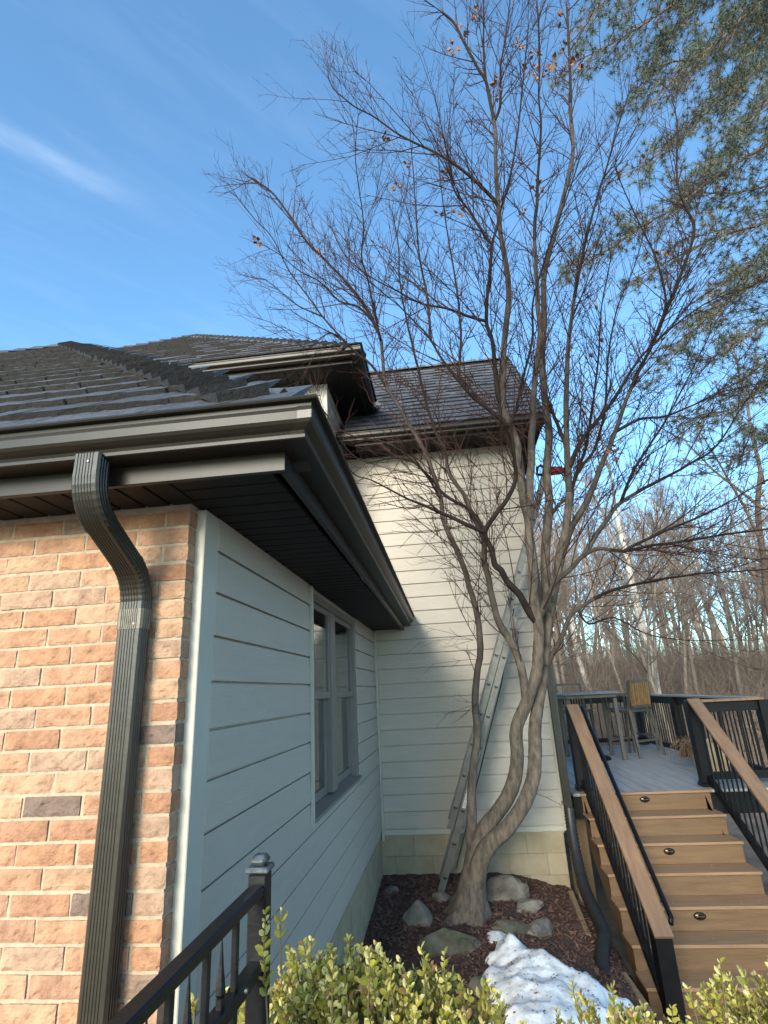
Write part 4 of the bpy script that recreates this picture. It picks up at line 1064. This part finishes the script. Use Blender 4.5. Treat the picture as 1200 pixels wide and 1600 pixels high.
# drain hose and timber edging at the corner
pts = [U(889,1262,6.48), U(893,1295,6.42), U(901,1340,6.28), U(913,1388,6.05), U(931,1428,5.75), U(944,1462,5.45), U(940,1500,5.15), U(950,1540,4.95), U(968,1575,4.75)]
sp = crspline(pts, 14)
hs = MB().tube(sp, [0.047+0.010*(i % 2) for i in range(len(sp))], 14)
tag(hs.build('drain_hose', 'pipe', smooth=True), 'black corrugated drain hose running from downspout down the slope', 'hose')
pk = thing('timber_edging', 'weathered timber boards edging the bed at the house corner', 'edging', (1.09,6.4,-2.0))
PI_ = Matrix.Translation((-1.09,-6.4,2.0))
for m in (MB().cbox(1.048,1.085,6.30,6.50,-2.4,-1.60,.004), MB().bar(U(893,1404,6.25), U(922,1478,5.55), .045, .15, c=.006), MB().bar(U(975,1532,5.25), U(1018,1596,4.85), .05, .12, c=.006)):
    o = m.build('board', 'plank', pk); o.matrix_parent_inverse = PI_

# ------------------------------------------------------------------ rocks and snow
def rock(u, v, Y, sx, sy, sz, matn, label, seed, rz=0):
    bm = bmesh.new(); bmesh.ops.create_icosphere(bm, subdivisions=4, radius=1)
    for vt in bm.verts:
        p = vt.co.copy(); o3 = Vector((seed*3.1, seed*1.7, 0))
        k = 1 + 0.30*mnoise.noise(p*1.3+o3) + 0.13*mnoise.noise(p*3.2+o3) + 0.05*mnoise.noise(p*8+o3)
        # facet: flatten along a few random planes
        q = p*k
        for a in range(7):
            n_ = Vector((math.sin(seed*5+a*2.4), math.cos(seed*3+a*1.9), math.sin(a*1.3+seed))).normalized(); h = q.dot(n_)-0.72
            if h > 0: q -= n_*h*0.85
        vt.co = Vector((q.x*sx, q.y*sy, q.z*sz))
    me = bpy.data.meshes.new('rock'); bm.to_mesh(me); bm.free(); me.materials.append(M[matn])
    p = UG(u, v, 0.03); p.z += sz*0.02; o = link('rock', me, loc=p, rot=(0.1*math.sin(seed),0.1*math.cos(seed),rz)); return tag(o, label, 'rock')
rock(655,1436,5.35,.15,.17,.13,'rock','pale angular boulder left of the maple trunk',1,.4)
rock(700,1480,4.85,.24,.18,.12,'mossrock','mossy dark boulder between maple trunk and snow',2,.2)
rock(788,1398,6.0,.24,.16,.14,'rock','rounded boulder against foundation right of the maple trunk',3)
rock(826,1418,5.75,.16,.12,.07,'rock','low flat stone in the mulch right of the trunk',4,.6)
rock(845,1452,5.35,.10,.20,.06,'rock','tilted grey stone slab above the snow patch',5,-.5)
rock(800,1450,5.3,.20,.12,.05,'mossrock','brown half buried stone at upper rim of the snow',6,.3)
rock(612,1392,6.1,.07,.06,.05,'rock','small brown stone in the corner of the two walls',7)
rock(690,1404,5.75,.10,.08,.06,'rock','small stone beneath the ladder foot',8)
rock(750,1545,4.35,.09,.08,.06,'mossrock','brown stone at the left rim of snow',9)
# snow patch: thick uneven sheet
poly = [UG(u, v) for (u, v) in ((748,1462),(775,1452),(800,1458),(830,1480),(870,1505),(925,1528),(965,1548),(985,1570),(1030,1598),(1040,1640),(1000,1690),(880,1700),(780,1680),(735,1620),(728,1575),(748,1520))]
P2 = [(p.x, p.y) for p in poly]
def inside(x, y):
    c = False; n_ = len(P2); dmin = 9
    for i in range(n_):
        (x1,y1),(x2,y2) = P2[i], P2[(i+1)%n_]
        if (y1 > y) != (y2 > y) and x < (x2-x1)*(y-y1)/(y2-y1)+x1: c = not c
        t = max(0, min(1, ((x-x1)*(x2-x1)+(y-y1)*(y2-y1))/((x2-x1)**2+(y2-y1)**2+1e-9))); dmin = min(dmin, math.hypot(x-x1-t*(x2-x1), y-y1-t*(y2-y1)))
    return dmin if c else -dmin
sn = MB(); gx = np.arange(-0.1, 1.5, 0.022); gy = np.arange(2.9, 5.7, 0.022); idx = {}
for j, y in enumerate(gy):
    for i, x in enumerate(gx):
        d = inside(x, y) + 0.05*mnoise.noise(Vector((x*6,y*6,1))) + 0.02*mnoise.noise(Vector((x*17,y*17,1)))
        if d > -0.03:
            h = -0.045 + 0.16*sm(-0.03, 0.34, d)
            n1 = mnoise.noise(Vector((x*5,y*5,9))); n2 = mnoise.noise(Vector((x*13,y*13,4))); n3_ = mnoise.noise(Vector((x*34,y*34,4)))
            idx[i,j] = len(sn.v); sn.v.append((x, y, mulch_z(x, y)*0.0 + ground_z(x,y) + 0.03 + h + (0.055*n1+0.016*n2+0.010*n3_)*sm(0,.1,d)))
for j in range(len(gy)-1):
    for i in range(len(gx)-1):
        q = [(i,j),(i+1,j),(i+1,j+1),(i,j+1)]
        if all(k in idx for k in q): sn.f.append(tuple(idx[k] for k in q))
so_ = sn.build('snow_patch', 'snow', smooth=True); tag(so_, 'melting patch of old snow on the bed below the maple', 'snow')

db = MB(); rd_ = random.Random(15)
sv = [v for v in sn.v]
for i in range(420):
    v = Vector(rd_.choice(sv)); L = rd_.uniform(.003,.012)*(2.2 if rd_.random() < .08 else 1); an = rd_.uniform(0,6.28); d = Vector((math.cos(an), math.sin(an), .2))*L; q = Vector((-d.y, d.x, .1*L))*rd_.uniform(.3,.8); v.z += .006
    db.add([tuple(v-d), tuple(v+q), tuple(v+d), tuple(v-q), tuple(v+Vector((0,0,.003)))], [(0,1,4),(1,2,4),(2,3,4),(3,0,4)])
dbo = db.build('debris', 'chip', so_, kind='stuff')

rl_ = random.Random(27); lf = MB()
for i in range(70):
    k = rl_.randrange(0, 7); x = rl_.uniform(SX0+.1, SX1-.1); y = Y0-k*G+rl_.uniform(.03,G-.01); z = Z0-k*RS+.003
    if i > 40: x = rl_.uniform(-.8,1.0); y = rl_.uniform(4.6,6.45); z = mulch_z(x,y)+.012
    L = rl_.uniform(.006,.02) if i <= 40 else rl_.uniform(.015,.035); an = rl_.uniform(0,6.28); d = Vector((math.cos(an), math.sin(an), rl_.uniform(-.1,.3)))*L; q = Vector((-d.y, d.x, .2*L))*.5; v = Vector((x,y,z))
    lf.add([tuple(v-d), tuple(v+q), tuple(v+d), tuple(v-q), tuple(v+Vector((0,0,.006)))], [(0,1,4),(1,2,4),(2,3,4),(3,0,4)])
lfo = lf.build('fallen_leaves', 'deadleaf', kind='stuff'); lfo['label'] = 'scattered small brown leaf scraps on stairs and bed'; lfo['category'] = 'leaves'

# ------------------------------------------------------------------ iron railing by the walk
RX, RZ_ = -0.425, -0.366
ir = thing('iron_railing', 'black wrought iron railing with spear pickets in front of brick wall', 'railing', (RX, 1.24, -1.6))
II = Matrix.Translation((-RX,-1.24,1.6))
def iput(m, nm, mt, **k):
    o = m.build(nm, mt, ir, **k); o.matrix_parent_inverse = II; return o
yN = 0.25
iput(MB().bar((RX,1.235,RZ_),(RX-.03,yN,RZ_-.02), .034, .021, c=.005), 'top_rail', 'iron')
iput(MB().bar((RX,1.235,RZ_-.13),(RX-.03,yN,RZ_-.15), .030, .024, c=.003), 'middle_rail', 'iron')
iput(MB().bar((RX,1.235,-1.3),(RX-.03,yN,-1.3), .030, .024, c=.003), 'bottom_rail', 'iron')
iput(MB().cbox(RX-.019,RX+.019,1.236,1.274,-1.62,RZ_+.028,.003), 'post', 'iron')
cpb = MB().cbox(RX-.024,RX+.024,1.231,1.279,RZ_+.029,RZ_+.040,.003); cpb.cbox(RX-.018,RX+.018,1.237,1.273,RZ_+.0405,RZ_+.060,.008); iput(cpb, 'post_cap', 'ironcap')
y = 1.235-.10; k = 0
while y > yN:
    xx = RX - .03*(1.235-y)/(1.235-yN)
    if k % 2 == 0: iput(MB().cbox(xx-.006,xx+.006,y-.006,y+.006,-1.3,RZ_-.012,.002), 'picket', 'iron')
    else:
        m = MB().cbox(xx-.006,xx+.006,y-.006,y+.006,-1.3,RZ_-.105,.002)
        for (s_, z_) in (): pass
        m.lathe([(.006,0),(.0095,.006),(.0085,.016),(.0045,.045),(.0008,.085)], 6, (xx,y,RZ_-.106)); iput(m, 'spear_picket', 'iron')
    y -= .058; k += 1
iput(MB().tube([(RX+.019,1.255,RZ_-.06),(RX+.0225,1.255,RZ_-.06)],[.005,.004],8), 'screw', 'screw')
iput(MB().tube([(RX+.012,1.15,RZ_-.128),(RX+.0165,1.15,RZ_-.128)],[.005,.004],8), 'screw', 'screw')

# ------------------------------------------------------------------ boxwood shrubs
def leaf_verts(p, d, L, wd, roll, cup):
    d = d.normalized(); s_ = d.orthogonal().normalized(); s_.rotate(Quaternion(d, roll)); n_ = d.cross(s_)
    return [tuple(p), tuple(p+d*L*.35+s_*wd*.46+n_*cup), tuple(p+d*L*.75+s_*wd*.40+n_*cup*.8), tuple(p+d*L), tuple(p+d*L*.75-s_*wd*.40+n_*cup*.8), tuple(p+d*L*.35-s_*wd*.46+n_*cup), tuple(p+d*L*.36), tuple(p+d*L*.76)], [(0,1,6),(1,2,7,6),(2,3,7),(0,6,5),(6,7,4,5),(7,3,4)]
def boxwood(c, r, n_sprig, label, seed, tall=(), parts=0):
    rg = random.Random(seed); c = Vector(c)
    o = thing('boxwood_shrub', label, 'shrub', (c.x, c.y, c.z-r[2]-0.05)); I = Matrix.Translation((-c.x,-c.y,-(c.z-r[2]-0.05)))
    old, new, st, dd_ = MB(), MB(), MB(), MB(); extra = []
    def sprig(p, d, L, single=False):
        q = p+d*L; mid_ = p.lerp(q, .5)+Vector((rg.gauss(0,.004),rg.gauss(0,.004),0))
        st.tube([p-d*.05, mid_, q], [.0022,.0016,.001], 4, cap=False)
        n_ = max(4, int(L/.011))
        for i in range(n_):
            t = (i+.4)/n_; b_ = (p.lerp(mid_, t*2) if t < .5 else mid_.lerp(q, t*2-1)); an = i*1.57+rg.uniform(-.3,.3)
            pr = d.orthogonal().normalized(); pr.rotate(Quaternion(d, an))
            for s_ in (1,-1):
                ld_ = d*rg.uniform(.5,1.0)+pr*s_*rg.uniform(.6,.9)
                Ll = rg.uniform(.011,.025)*(1 if t < .85 else .8); nw = rg.random() < (0.20 + 0.5*(t > .7))
                a = leaf_verts(b_, ld_, Ll, Ll*.58, rg.uniform(-.6,.6)+(0 if s_ > 0 else 0), .0018)
                if single: extra.append((a, nw))
                else: (dd_ if rg.random() < .06 else (new if nw else old)).add(*a)
    for i in range(n_sprig):
        while True:
            u = Vector((rg.gauss(0,1), rg.gauss(0,1), rg.gauss(0,1))).normalized()
            if u.z > -0.35: break
        k = rg.uniform(.72, 1.0) if rg.random() < .8 else rg.uniform(.4,.8)
        k *= 1+0.13*mnoise.noise(u*3+Vector((seed,0,0)))
        p = c + Vector((u.x*r[0], u.y*r[1], u.z*r[2]))*k
        d = (u*.6+Vector((0,0,.8))+Vector((rg.gauss(0,.28),rg.gauss(0,.28),rg.gauss(0,.1)))).normalized()
        sprig(p, d, rg.uniform(.035,.085))
    for (p, d, L) in tall: sprig(Vector(p), Vector(d).normalized(), L, True)
    for m, nm, mt in ((old,'foliage','boxleaf'),(new,'new_foliage','boxleaf_new'),(st,'stems','boxstem'),(dd_,'bronzed_foliage','boxleaf_dead')):
        q = m.build(nm, mt, o, kind='stuff'); q.matrix_parent_inverse = I
    for (a, nw) in extra[:280]:
        q = MB().add(*a).build('leaf', 'boxleaf_new' if nw else 'boxleaf', o); q.matrix_parent_inverse = I
    # short woody base
    b_ = MB()
    for i in range(7):
        an = i*.9; b_.tube([c+Vector((.03*math.cos(an),.03*math.sin(an),-r[2]-.1)), c+Vector((r[0]*.35*math.cos(an), r[1]*.35*math.sin(an), -r[2]*.2)), c+Vector((r[0]*.6*math.cos(an), r[1]*.6*math.sin(an), r[2]*.45))], [.010,.006,.002], 5)
    q = b_.build('branches', 'boxstem', o); q.matrix_parent_inverse = I
    return o
tl = []
def T(u, v, Y, dx, L): tl.append((U(u, v, Y), (dx, 0.02, 1), L))
T(418,1560,1.22,-.05,.14); T(440,1470,1.22,.0,.05); T(345,1590,1.12,-.06,.04); T(300,1596,1.1,-.1,.03); T(575,1545,1.35,.05,.07); T(660,1530,1.45,-.03,.06); T(520,1560,1.3,.06,.07); T(720,1570,1.5,.1,.05)
boxwood((-.25,1.45,-.91), (.39,.29,.30), 1500, 'yellow green boxwood shrub growing between iron railing and snow patch', 3, tl)
boxwood((.74,1.72,-1.06), (.30,.26,.30), 850, 'yellow green boxwood shrub at the foot of the stairs', 7, [(U(1130,1540,1.6),(.1,0,1),.05),(U(1085,1580,1.6),(-.1,0,1),.05)])
boxwood((.34,1.72,-1.09), (.26,.22,.28), 420, 'dark sparse boxwood shrub in front of the snow patch', 12, [(U(905,1580,1.65),(-.1,0,1),.06),(U(960,1585,1.65),(.1,0,1),.06)])

# ------------------------------------------------------------------ pine reaching in from the right
def pine_crown(branches, seed, wood, nd, od, sub_gap, sub_len, tuft_gap, needle_l, needle_w, n_needle):
    rg = random.Random(seed)
    def tuft(p, d):
        tgt = od if rg.random() < 0.16 else nd
        for i in range(n_needle):
            v = (d*rg.uniform(.0,.9) + Vector((rg.gauss(0,.7), rg.gauss(0,.7), rg.gauss(0,.7)))).normalized()
            s_ = v.orthogonal().normalized(); s_.rotate(Quaternion(v, rg.uniform(0,3.14))); s_ *= needle_w*.5
            L = needle_l*rg.uniform(.75,1.15); b_ = p + v*0.004
            tgt.add([tuple(b_-s_), tuple(b_+s_), tuple(b_+v*L)], [(0,1,2)])
    for pts, r0 in branches:
        sp = crspline(pts, 5); L = [0.0]
        for a, b in zip(sp, sp[1:]): L.append(L[-1]+(b-a).length)
        wood.tube(sp, [r0*(1-.8*l/L[-1]) for l in L], 6)
        acc = 0; k = 0
        for i in range(1, len(sp)):
            acc += (sp[i]-sp[i-1]).length
            t = L[i]/L[-1]
            if t < 0.12: acc = 0; continue
            while acc > sub_gap:
                acc -= sub_gap*rg.uniform(.7,1.3); k += 1
                ax = (sp[i]-sp[i-1]).normalized(); sd = ax.cross(Vector((0,0,1))).normalized()*(1 if k % 2 else -1)
                d = (ax*rg.uniform(.4,1.0) + sd*rg.uniform(.3,1.0) + Vector((0,0,rg.uniform(-.35,.45)))).normalized()
                Ls = sub_len*rg.uniform(.5,1.25)*(1.15-.6*t); q = [sp[i]]
                for j in range(5):
                    d = (d+Vector((rg.gauss(0,.12),rg.gauss(0,.12),rg.gauss(.02,.10)))).normalized(); q.append(q[-1]+d*Ls/5)
                wood.tube(q, [.009*(1-.7*j/5) for j in range(6)], 4, cap=False)
                s_ = tuft_gap
                while s_ < Ls:
                    j = min(int(s_/Ls*5), 4); p = q[j].lerp(q[j+1], s_/Ls*5-j)
                    ax2 = (q[j+1]-q[j]).normalized(); pr = ax2.orthogonal(); pr.rotate(Quaternion(ax2, rg.uniform(0,6.28)))
                    d2 = (ax2*rg.uniform(.4,1)+pr.normalized()*.7).normalized(); e = p+d2*rg.uniform(.08,.22)
                    wood.tube([p, e], [.004,.002], 3, cap=False); tuft(e, d2); s_ += tuft_gap*rg.uniform(.7,1.3)
                tuft(q[-1], d)
pine = thing('pine_tree', 'tall pine with long needled branches reaching over from the right side', 'tree', (10.5, 9.2, ground_z(10.5, 9.2)))
PNI = Matrix.Translation(-pine.location)
tz = ground_z(10.5, 9.2)
o = MB().tube([(10.5,9.2,tz-.2),(10.5,9.2,tz+.5),(10.45,9.2,4),(10.5,9.15,9),(10.5,9.2,15)], [.42,.30,.25,.19,.08], 12).build('trunk', 'pinebark', pine, smooth=True); o.matrix_parent_inverse = PNI
PB = [([(1250,190),(1200,225),(1126,270),(1062,319),(999,356),(950,390),(896,424)], 8.4, 6.9),
      ([(1240,-40),(1186,0),(1137,52),(1081,97),(1035,140)], 8.2, 7.0),
      ([(1130,-50),(1062,0),(1006,37),(950,71),(897,97)], 8.0, 6.9),
      ([(1255,60),(1190,105),(1120,160),(1060,215),(1000,262)], 8.6, 7.4),
      ([(1255,330),(1190,350),(1120,370),(1060,400),(1000,430)], 8.6, 7.6),
      ([(1255,410),(1200,430),(1140,470),(1090,510),(1050,560)], 8.6, 7.4),
      ([(1255,480),(1200,500),(1150,540),(1105,562)], 8.6, 7.8),
      ([(1255,600),(1190,612),(1140,640),(1090,652)], 8.8, 7.9),
      ([(1255,690),(1205,690),(1155,715)], 9.0, 8.4),
      ([(1240,-90),(1150,-50),(1050,-35),(965,-10),(925,18)], 8.0, 6.9),
      ([(1255,270),(1200,290),(1140,302),(1085,300)], 8.8, 8.2),
      ([(1255,120),(1200,160),(1150,215),(1115,260)], 8.4, 7.6),
      ([(1255,-20),(1200,40),(1165,100),(1140,160)], 8.8, 8.0),
      ([(1255,380),(1200,395),(1160,420),(1120,455)], 9.0, 8.4),
      ([(1200,-80),(1120,-30),(1060,40),(1010,110)], 8.4, 7.6),
      ([(1255,20),(1170,40),(1100,90),(1040,100),(990,150)], 8.7, 7.9),
      ([(1255,550),(1205,560),(1165,590)], 9.0, 8.6)]
br_ = []
for pp, ya, yb in PB:
    n_ = len(pp); q = [U(u, v, ya+(yb-ya)*i/(n_-1)) for i, (u, v) in enumerate(pp)]
    br_.append(([Vector((10.45, 9.2, min(14.0, q[0].z-0.9)))]+q, .045))
wd_, nd_, od_ = MB(), MB(), MB()
pine_crown(br_, 31, wd_, nd_, od_, 0.080, 1.0, 0.145, 0.125, 0.0082, 28)
for m, nm, mt in ((wd_,'branches','pinebark'),(nd_,'needles','needle'),(od_,'old_needles','needle_old')):
    o = m.build(nm, mt, pine, kind='stuff'); o.matrix_parent_inverse = PNI
# unseen pines added behind the walk to shade the stairs and the deck
wd_, nd_, od_ = MB(), MB(), MB(); rg2 = random.Random(6); br_ = []
z = 3.3
while z < 9.6:
    for a in range(6):
        an = a*1.047+z*2.1; L = 1.6*(1-max(0,(z-6.5))/4.6)*rg2.uniform(.85,1.1)
        b0 = Vector((0,0,z)); d = Vector((math.cos(an), math.sin(an), .12)); br_.append(([b0, b0+d*L*.5, b0+d*L], .02))
    z += 0.32
pine_crown(br_, 32, wd_, nd_, od_, 0.2, 0.55, 0.15, 0.14, 0.020, 15)
pm_ = [(wd_.mesh('branches','pinebark'), 'branches'), (nd_.mesh('needles','needle'), 'needles'), (od_.mesh('old_needles','needle_old'), 'old_needles')]
tkm = MB().tube([(0,0,-2.6),(0,0,3),(.05,0,10)], [.17,.12,.04], 10).mesh('trunk', 'pinebark', True)
for i, (x, y) in enumerate(((-1.35,-7.0),(0.7,-7.4))):
    p2 = thing('pine_tree', 'unseen dense pine added behind the walk to shade the stairs', 'tree', (x, y, 0), 'pines added to shade the stairs'); p2.rotation_euler = (0,0,i*1.3)
    link('trunk', tkm, p2)
    for me, nm in pm_: link(nm, me, p2, kind='stuff')
# pale concrete walk, unseen behind the viewer, added to bounce light forward
wk = MB()
for i in range(9):
    for j in range(5): wk.cbox(-7.0+i*1.52, -7.0+i*1.52+1.5, -6.6+j*1.52, -6.6+j*1.52+1.5, -1.9, -1.60, .01)
wo = wk.build('bounce_walkway', 'concrete'); wo['kind'] = 'structure'
# unseen snowy lawn behind the viewer, added to bounce light onto the far wall
sf_ = MB(); sxs = np.linspace(-60, 60, 61); sys_ = np.linspace(-70, -7.2, 40)
for y in sys_:
    for x in sxs: sf_.v.append((x, y, -1.80 + 0.05*mnoise.noise(Vector((x*.3, y*.3, 0)))))
sf_.f = [(j*61+i, j*61+i+1, (j+1)*61+i+1, (j+1)*61+i) for j in range(39) for i in range(60)]
sfo = sf_.build('bounce_snow_lawn', 'snow', smooth=True); sfo['kind'] = 'structure'

# ------------------------------------------------------------------ bare woods behind the deck
def bare_tree(seed, H, r0, lean=0.0, fork=False):
    rg = random.Random(seed); tk, cr_ = MB(), MB()
    def grow(p, d, L, r, lvl, m):
        k = 6 if lvl == 0 else (4 if lvl == 1 else 3); pts = [p]; dd = d.normalized()
        for i in range(k):
            dd = (dd+Vector((rg.gauss(0,.07+.05*lvl), rg.gauss(0,.07+.05*lvl), rg.gauss(0,.05)+(.05 if lvl else .02)))).normalized(); pts.append(pts[-1]+dd*L/k)
        m.tube(pts, [max(.004, r*(1-.75*i/k)) for i in range(k+1)], (7,5,3,3,3)[lvl], cap=False)
        if lvl == 4: return
        n_ = (13, 8, 6, 4)[lvl]
        for j in range(n_):
            t = rg.uniform(.28 if lvl == 0 else .2, 1.0); f = t*k; i = min(int(f), k-1); q = pts[i].lerp(pts[i+1], f-i)
            ax = (pts[i+1]-pts[i]).normalized(); pr = ax.orthogonal(); pr.rotate(Quaternion(ax, rg.uniform(0,6.283)))
            nd2 = ax*rg.uniform(.5,1)+pr.normalized()*rg.uniform(.5,.9)
            grow(q, nd2, L*rg.uniform(.22,.42)*(1.2-.5*t), max(.005, r*(1-.7*t)*.5), lvl+1, cr_)
    grow(Vector((0,0,-.3)), Vector((lean,0,1)), H, r0, 0, tk)
    return tk, cr_
protos = []
for i, (H, r, ln) in enumerate(((11,.13,.03),(13,.16,-.05),(9,.085,.10),(12,.12,-.12),(7.5,.07,.05))):
    tk, cr_ = bare_tree(100+i, H, r, ln); protos.append((tk.mesh('trunk','woodsbark',True), cr_.mesh('crown','woodstwig')))
WL = ['bare grey brown tree with upright trunk in the woods beyond the deck','tall bare tree with thick trunk in the woods beyond the deck','slim leaning bare tree in the woods beyond the deck','bare tree with trunk tilted the other way in the woods','low bare understorey tree in the woods beyond the deck']
rw = random.Random(19); cnt = 0
for i in range(150):
    Y = 15 + 52*(i/150)**0.9 + rw.uniform(-1.5,1.5); X = Y*rw.uniform(.10,.86); k = i % 5 if Y < 40 else i % 4
    tgt = rw.uniform(.20,.335)*Y - ground_z(X, Y); s_ = max(.55, min(1.5, tgt/(11,13,9,12,7.5)[k]))
    t_ = thing('bare_tree', WL[k], 'tree', (X, Y, ground_z(X, Y)), 'bare trees in the woods beyond the deck')
    t_.rotation_euler = (0, 0, rw.uniform(0, 6.28)) if k not in (2,3) else (0,0,rw.uniform(-.5,.5)); t_.scale = (s_,)*3
    link('trunk', protos[k][0], t_); link('crown', protos[k][1], t_)
# pale trunks and the dark leaning one
def pale(path, Y, r0, r1, label, mt, seed):
    pts = [U(u, v, Y) for u, v in path]; b0 = pts[0].copy(); b0.z = ground_z(b0.x, b0.y); pts = [b0-Vector((0,0,.2))]+pts
    t_ = thing('bare_tree', label, 'tree', tuple(b0)); I = Matrix.Translation(-b0); sp = crspline(pts, 5); n_ = len(sp)
    o = MB().tube(sp, [r0+(r1-r0)*i/(n_-1) for i in range(n_)], 9).build('trunk', mt, t_, smooth=True); o.matrix_parent_inverse = I
    tk, cr_ = bare_tree(seed, 5.0, .06, 0); m = MB()
    for kk in range(4):
        p = sp[n_-1-kk*4]; an = kk*1.9
        for src in (tk, cr_): m.add([tuple(Matrix.Rotation(an,3,'Z')@Matrix.Rotation(.5 if kk else 0,3,'Y')@Vector(v)*(.8 if kk else 1)+p) for v in src.v], src.f)
    o = m.build('crown', 'woodstwig', t_); o.matrix_parent_inverse = I
pale([(1027,1090),(1019,1040),(1006,990),(993,935),(985,900),(974,850),(962,800)], 20, .17, .09, 'pale barked leaning tree behind the deck railing', 'birchbark', 201)
pale([(925,1092),(915,1060),(905,1030),(890,960)], 24, .15, .10, 'short pale barked tree behind the patio table', 'birchbark', 202)
pale([(1205,960),(1194,880),(1184,800),(1188,740)], 15, .10, .06, 'reddish brown trunk rising at the edge of the woods', 'pinebark', 203)
un = MB(); ru = random.Random(44)
for i in range(11000):
    Y = 12.5 + 38*ru.random()**1.1; X = Y*ru.uniform(.05,.85); z = ground_z(X, Y); h = ru.uniform(.5,2.4)*(1 if Y > 16 else .6)*(1 if Y < 20 else ru.uniform(1,2.4))
    p = Vector((X, Y, z-.05)); d = Vector((ru.gauss(0,.35), ru.gauss(0,.35), 1)).normalized(); r = ru.uniform(.004,.011)
    q = p+d*h*.5; e = q+(d+Vector((ru.gauss(0,.3),ru.gauss(0,.3),0)))*h*.5
    un.tube([p,q,e],[r,r*.8,r*.3],3,cap=False)
    for k in range(4):
        b_ = p.lerp(q, ru.uniform(.3,1)); un.tube([b_, b_+Vector((ru.gauss(0,.5),ru.gauss(0,.4),ru.uniform(.0,.6)))*min(h,2.2)*.5], [r*.7,.003], 3, cap=False)
uo = un.build('undergrowth', 'woodstwig', kind='stuff'); uo['label'] = 'tangled leafless brush under the woods beyond the deck'; uo['category'] = 'brush'
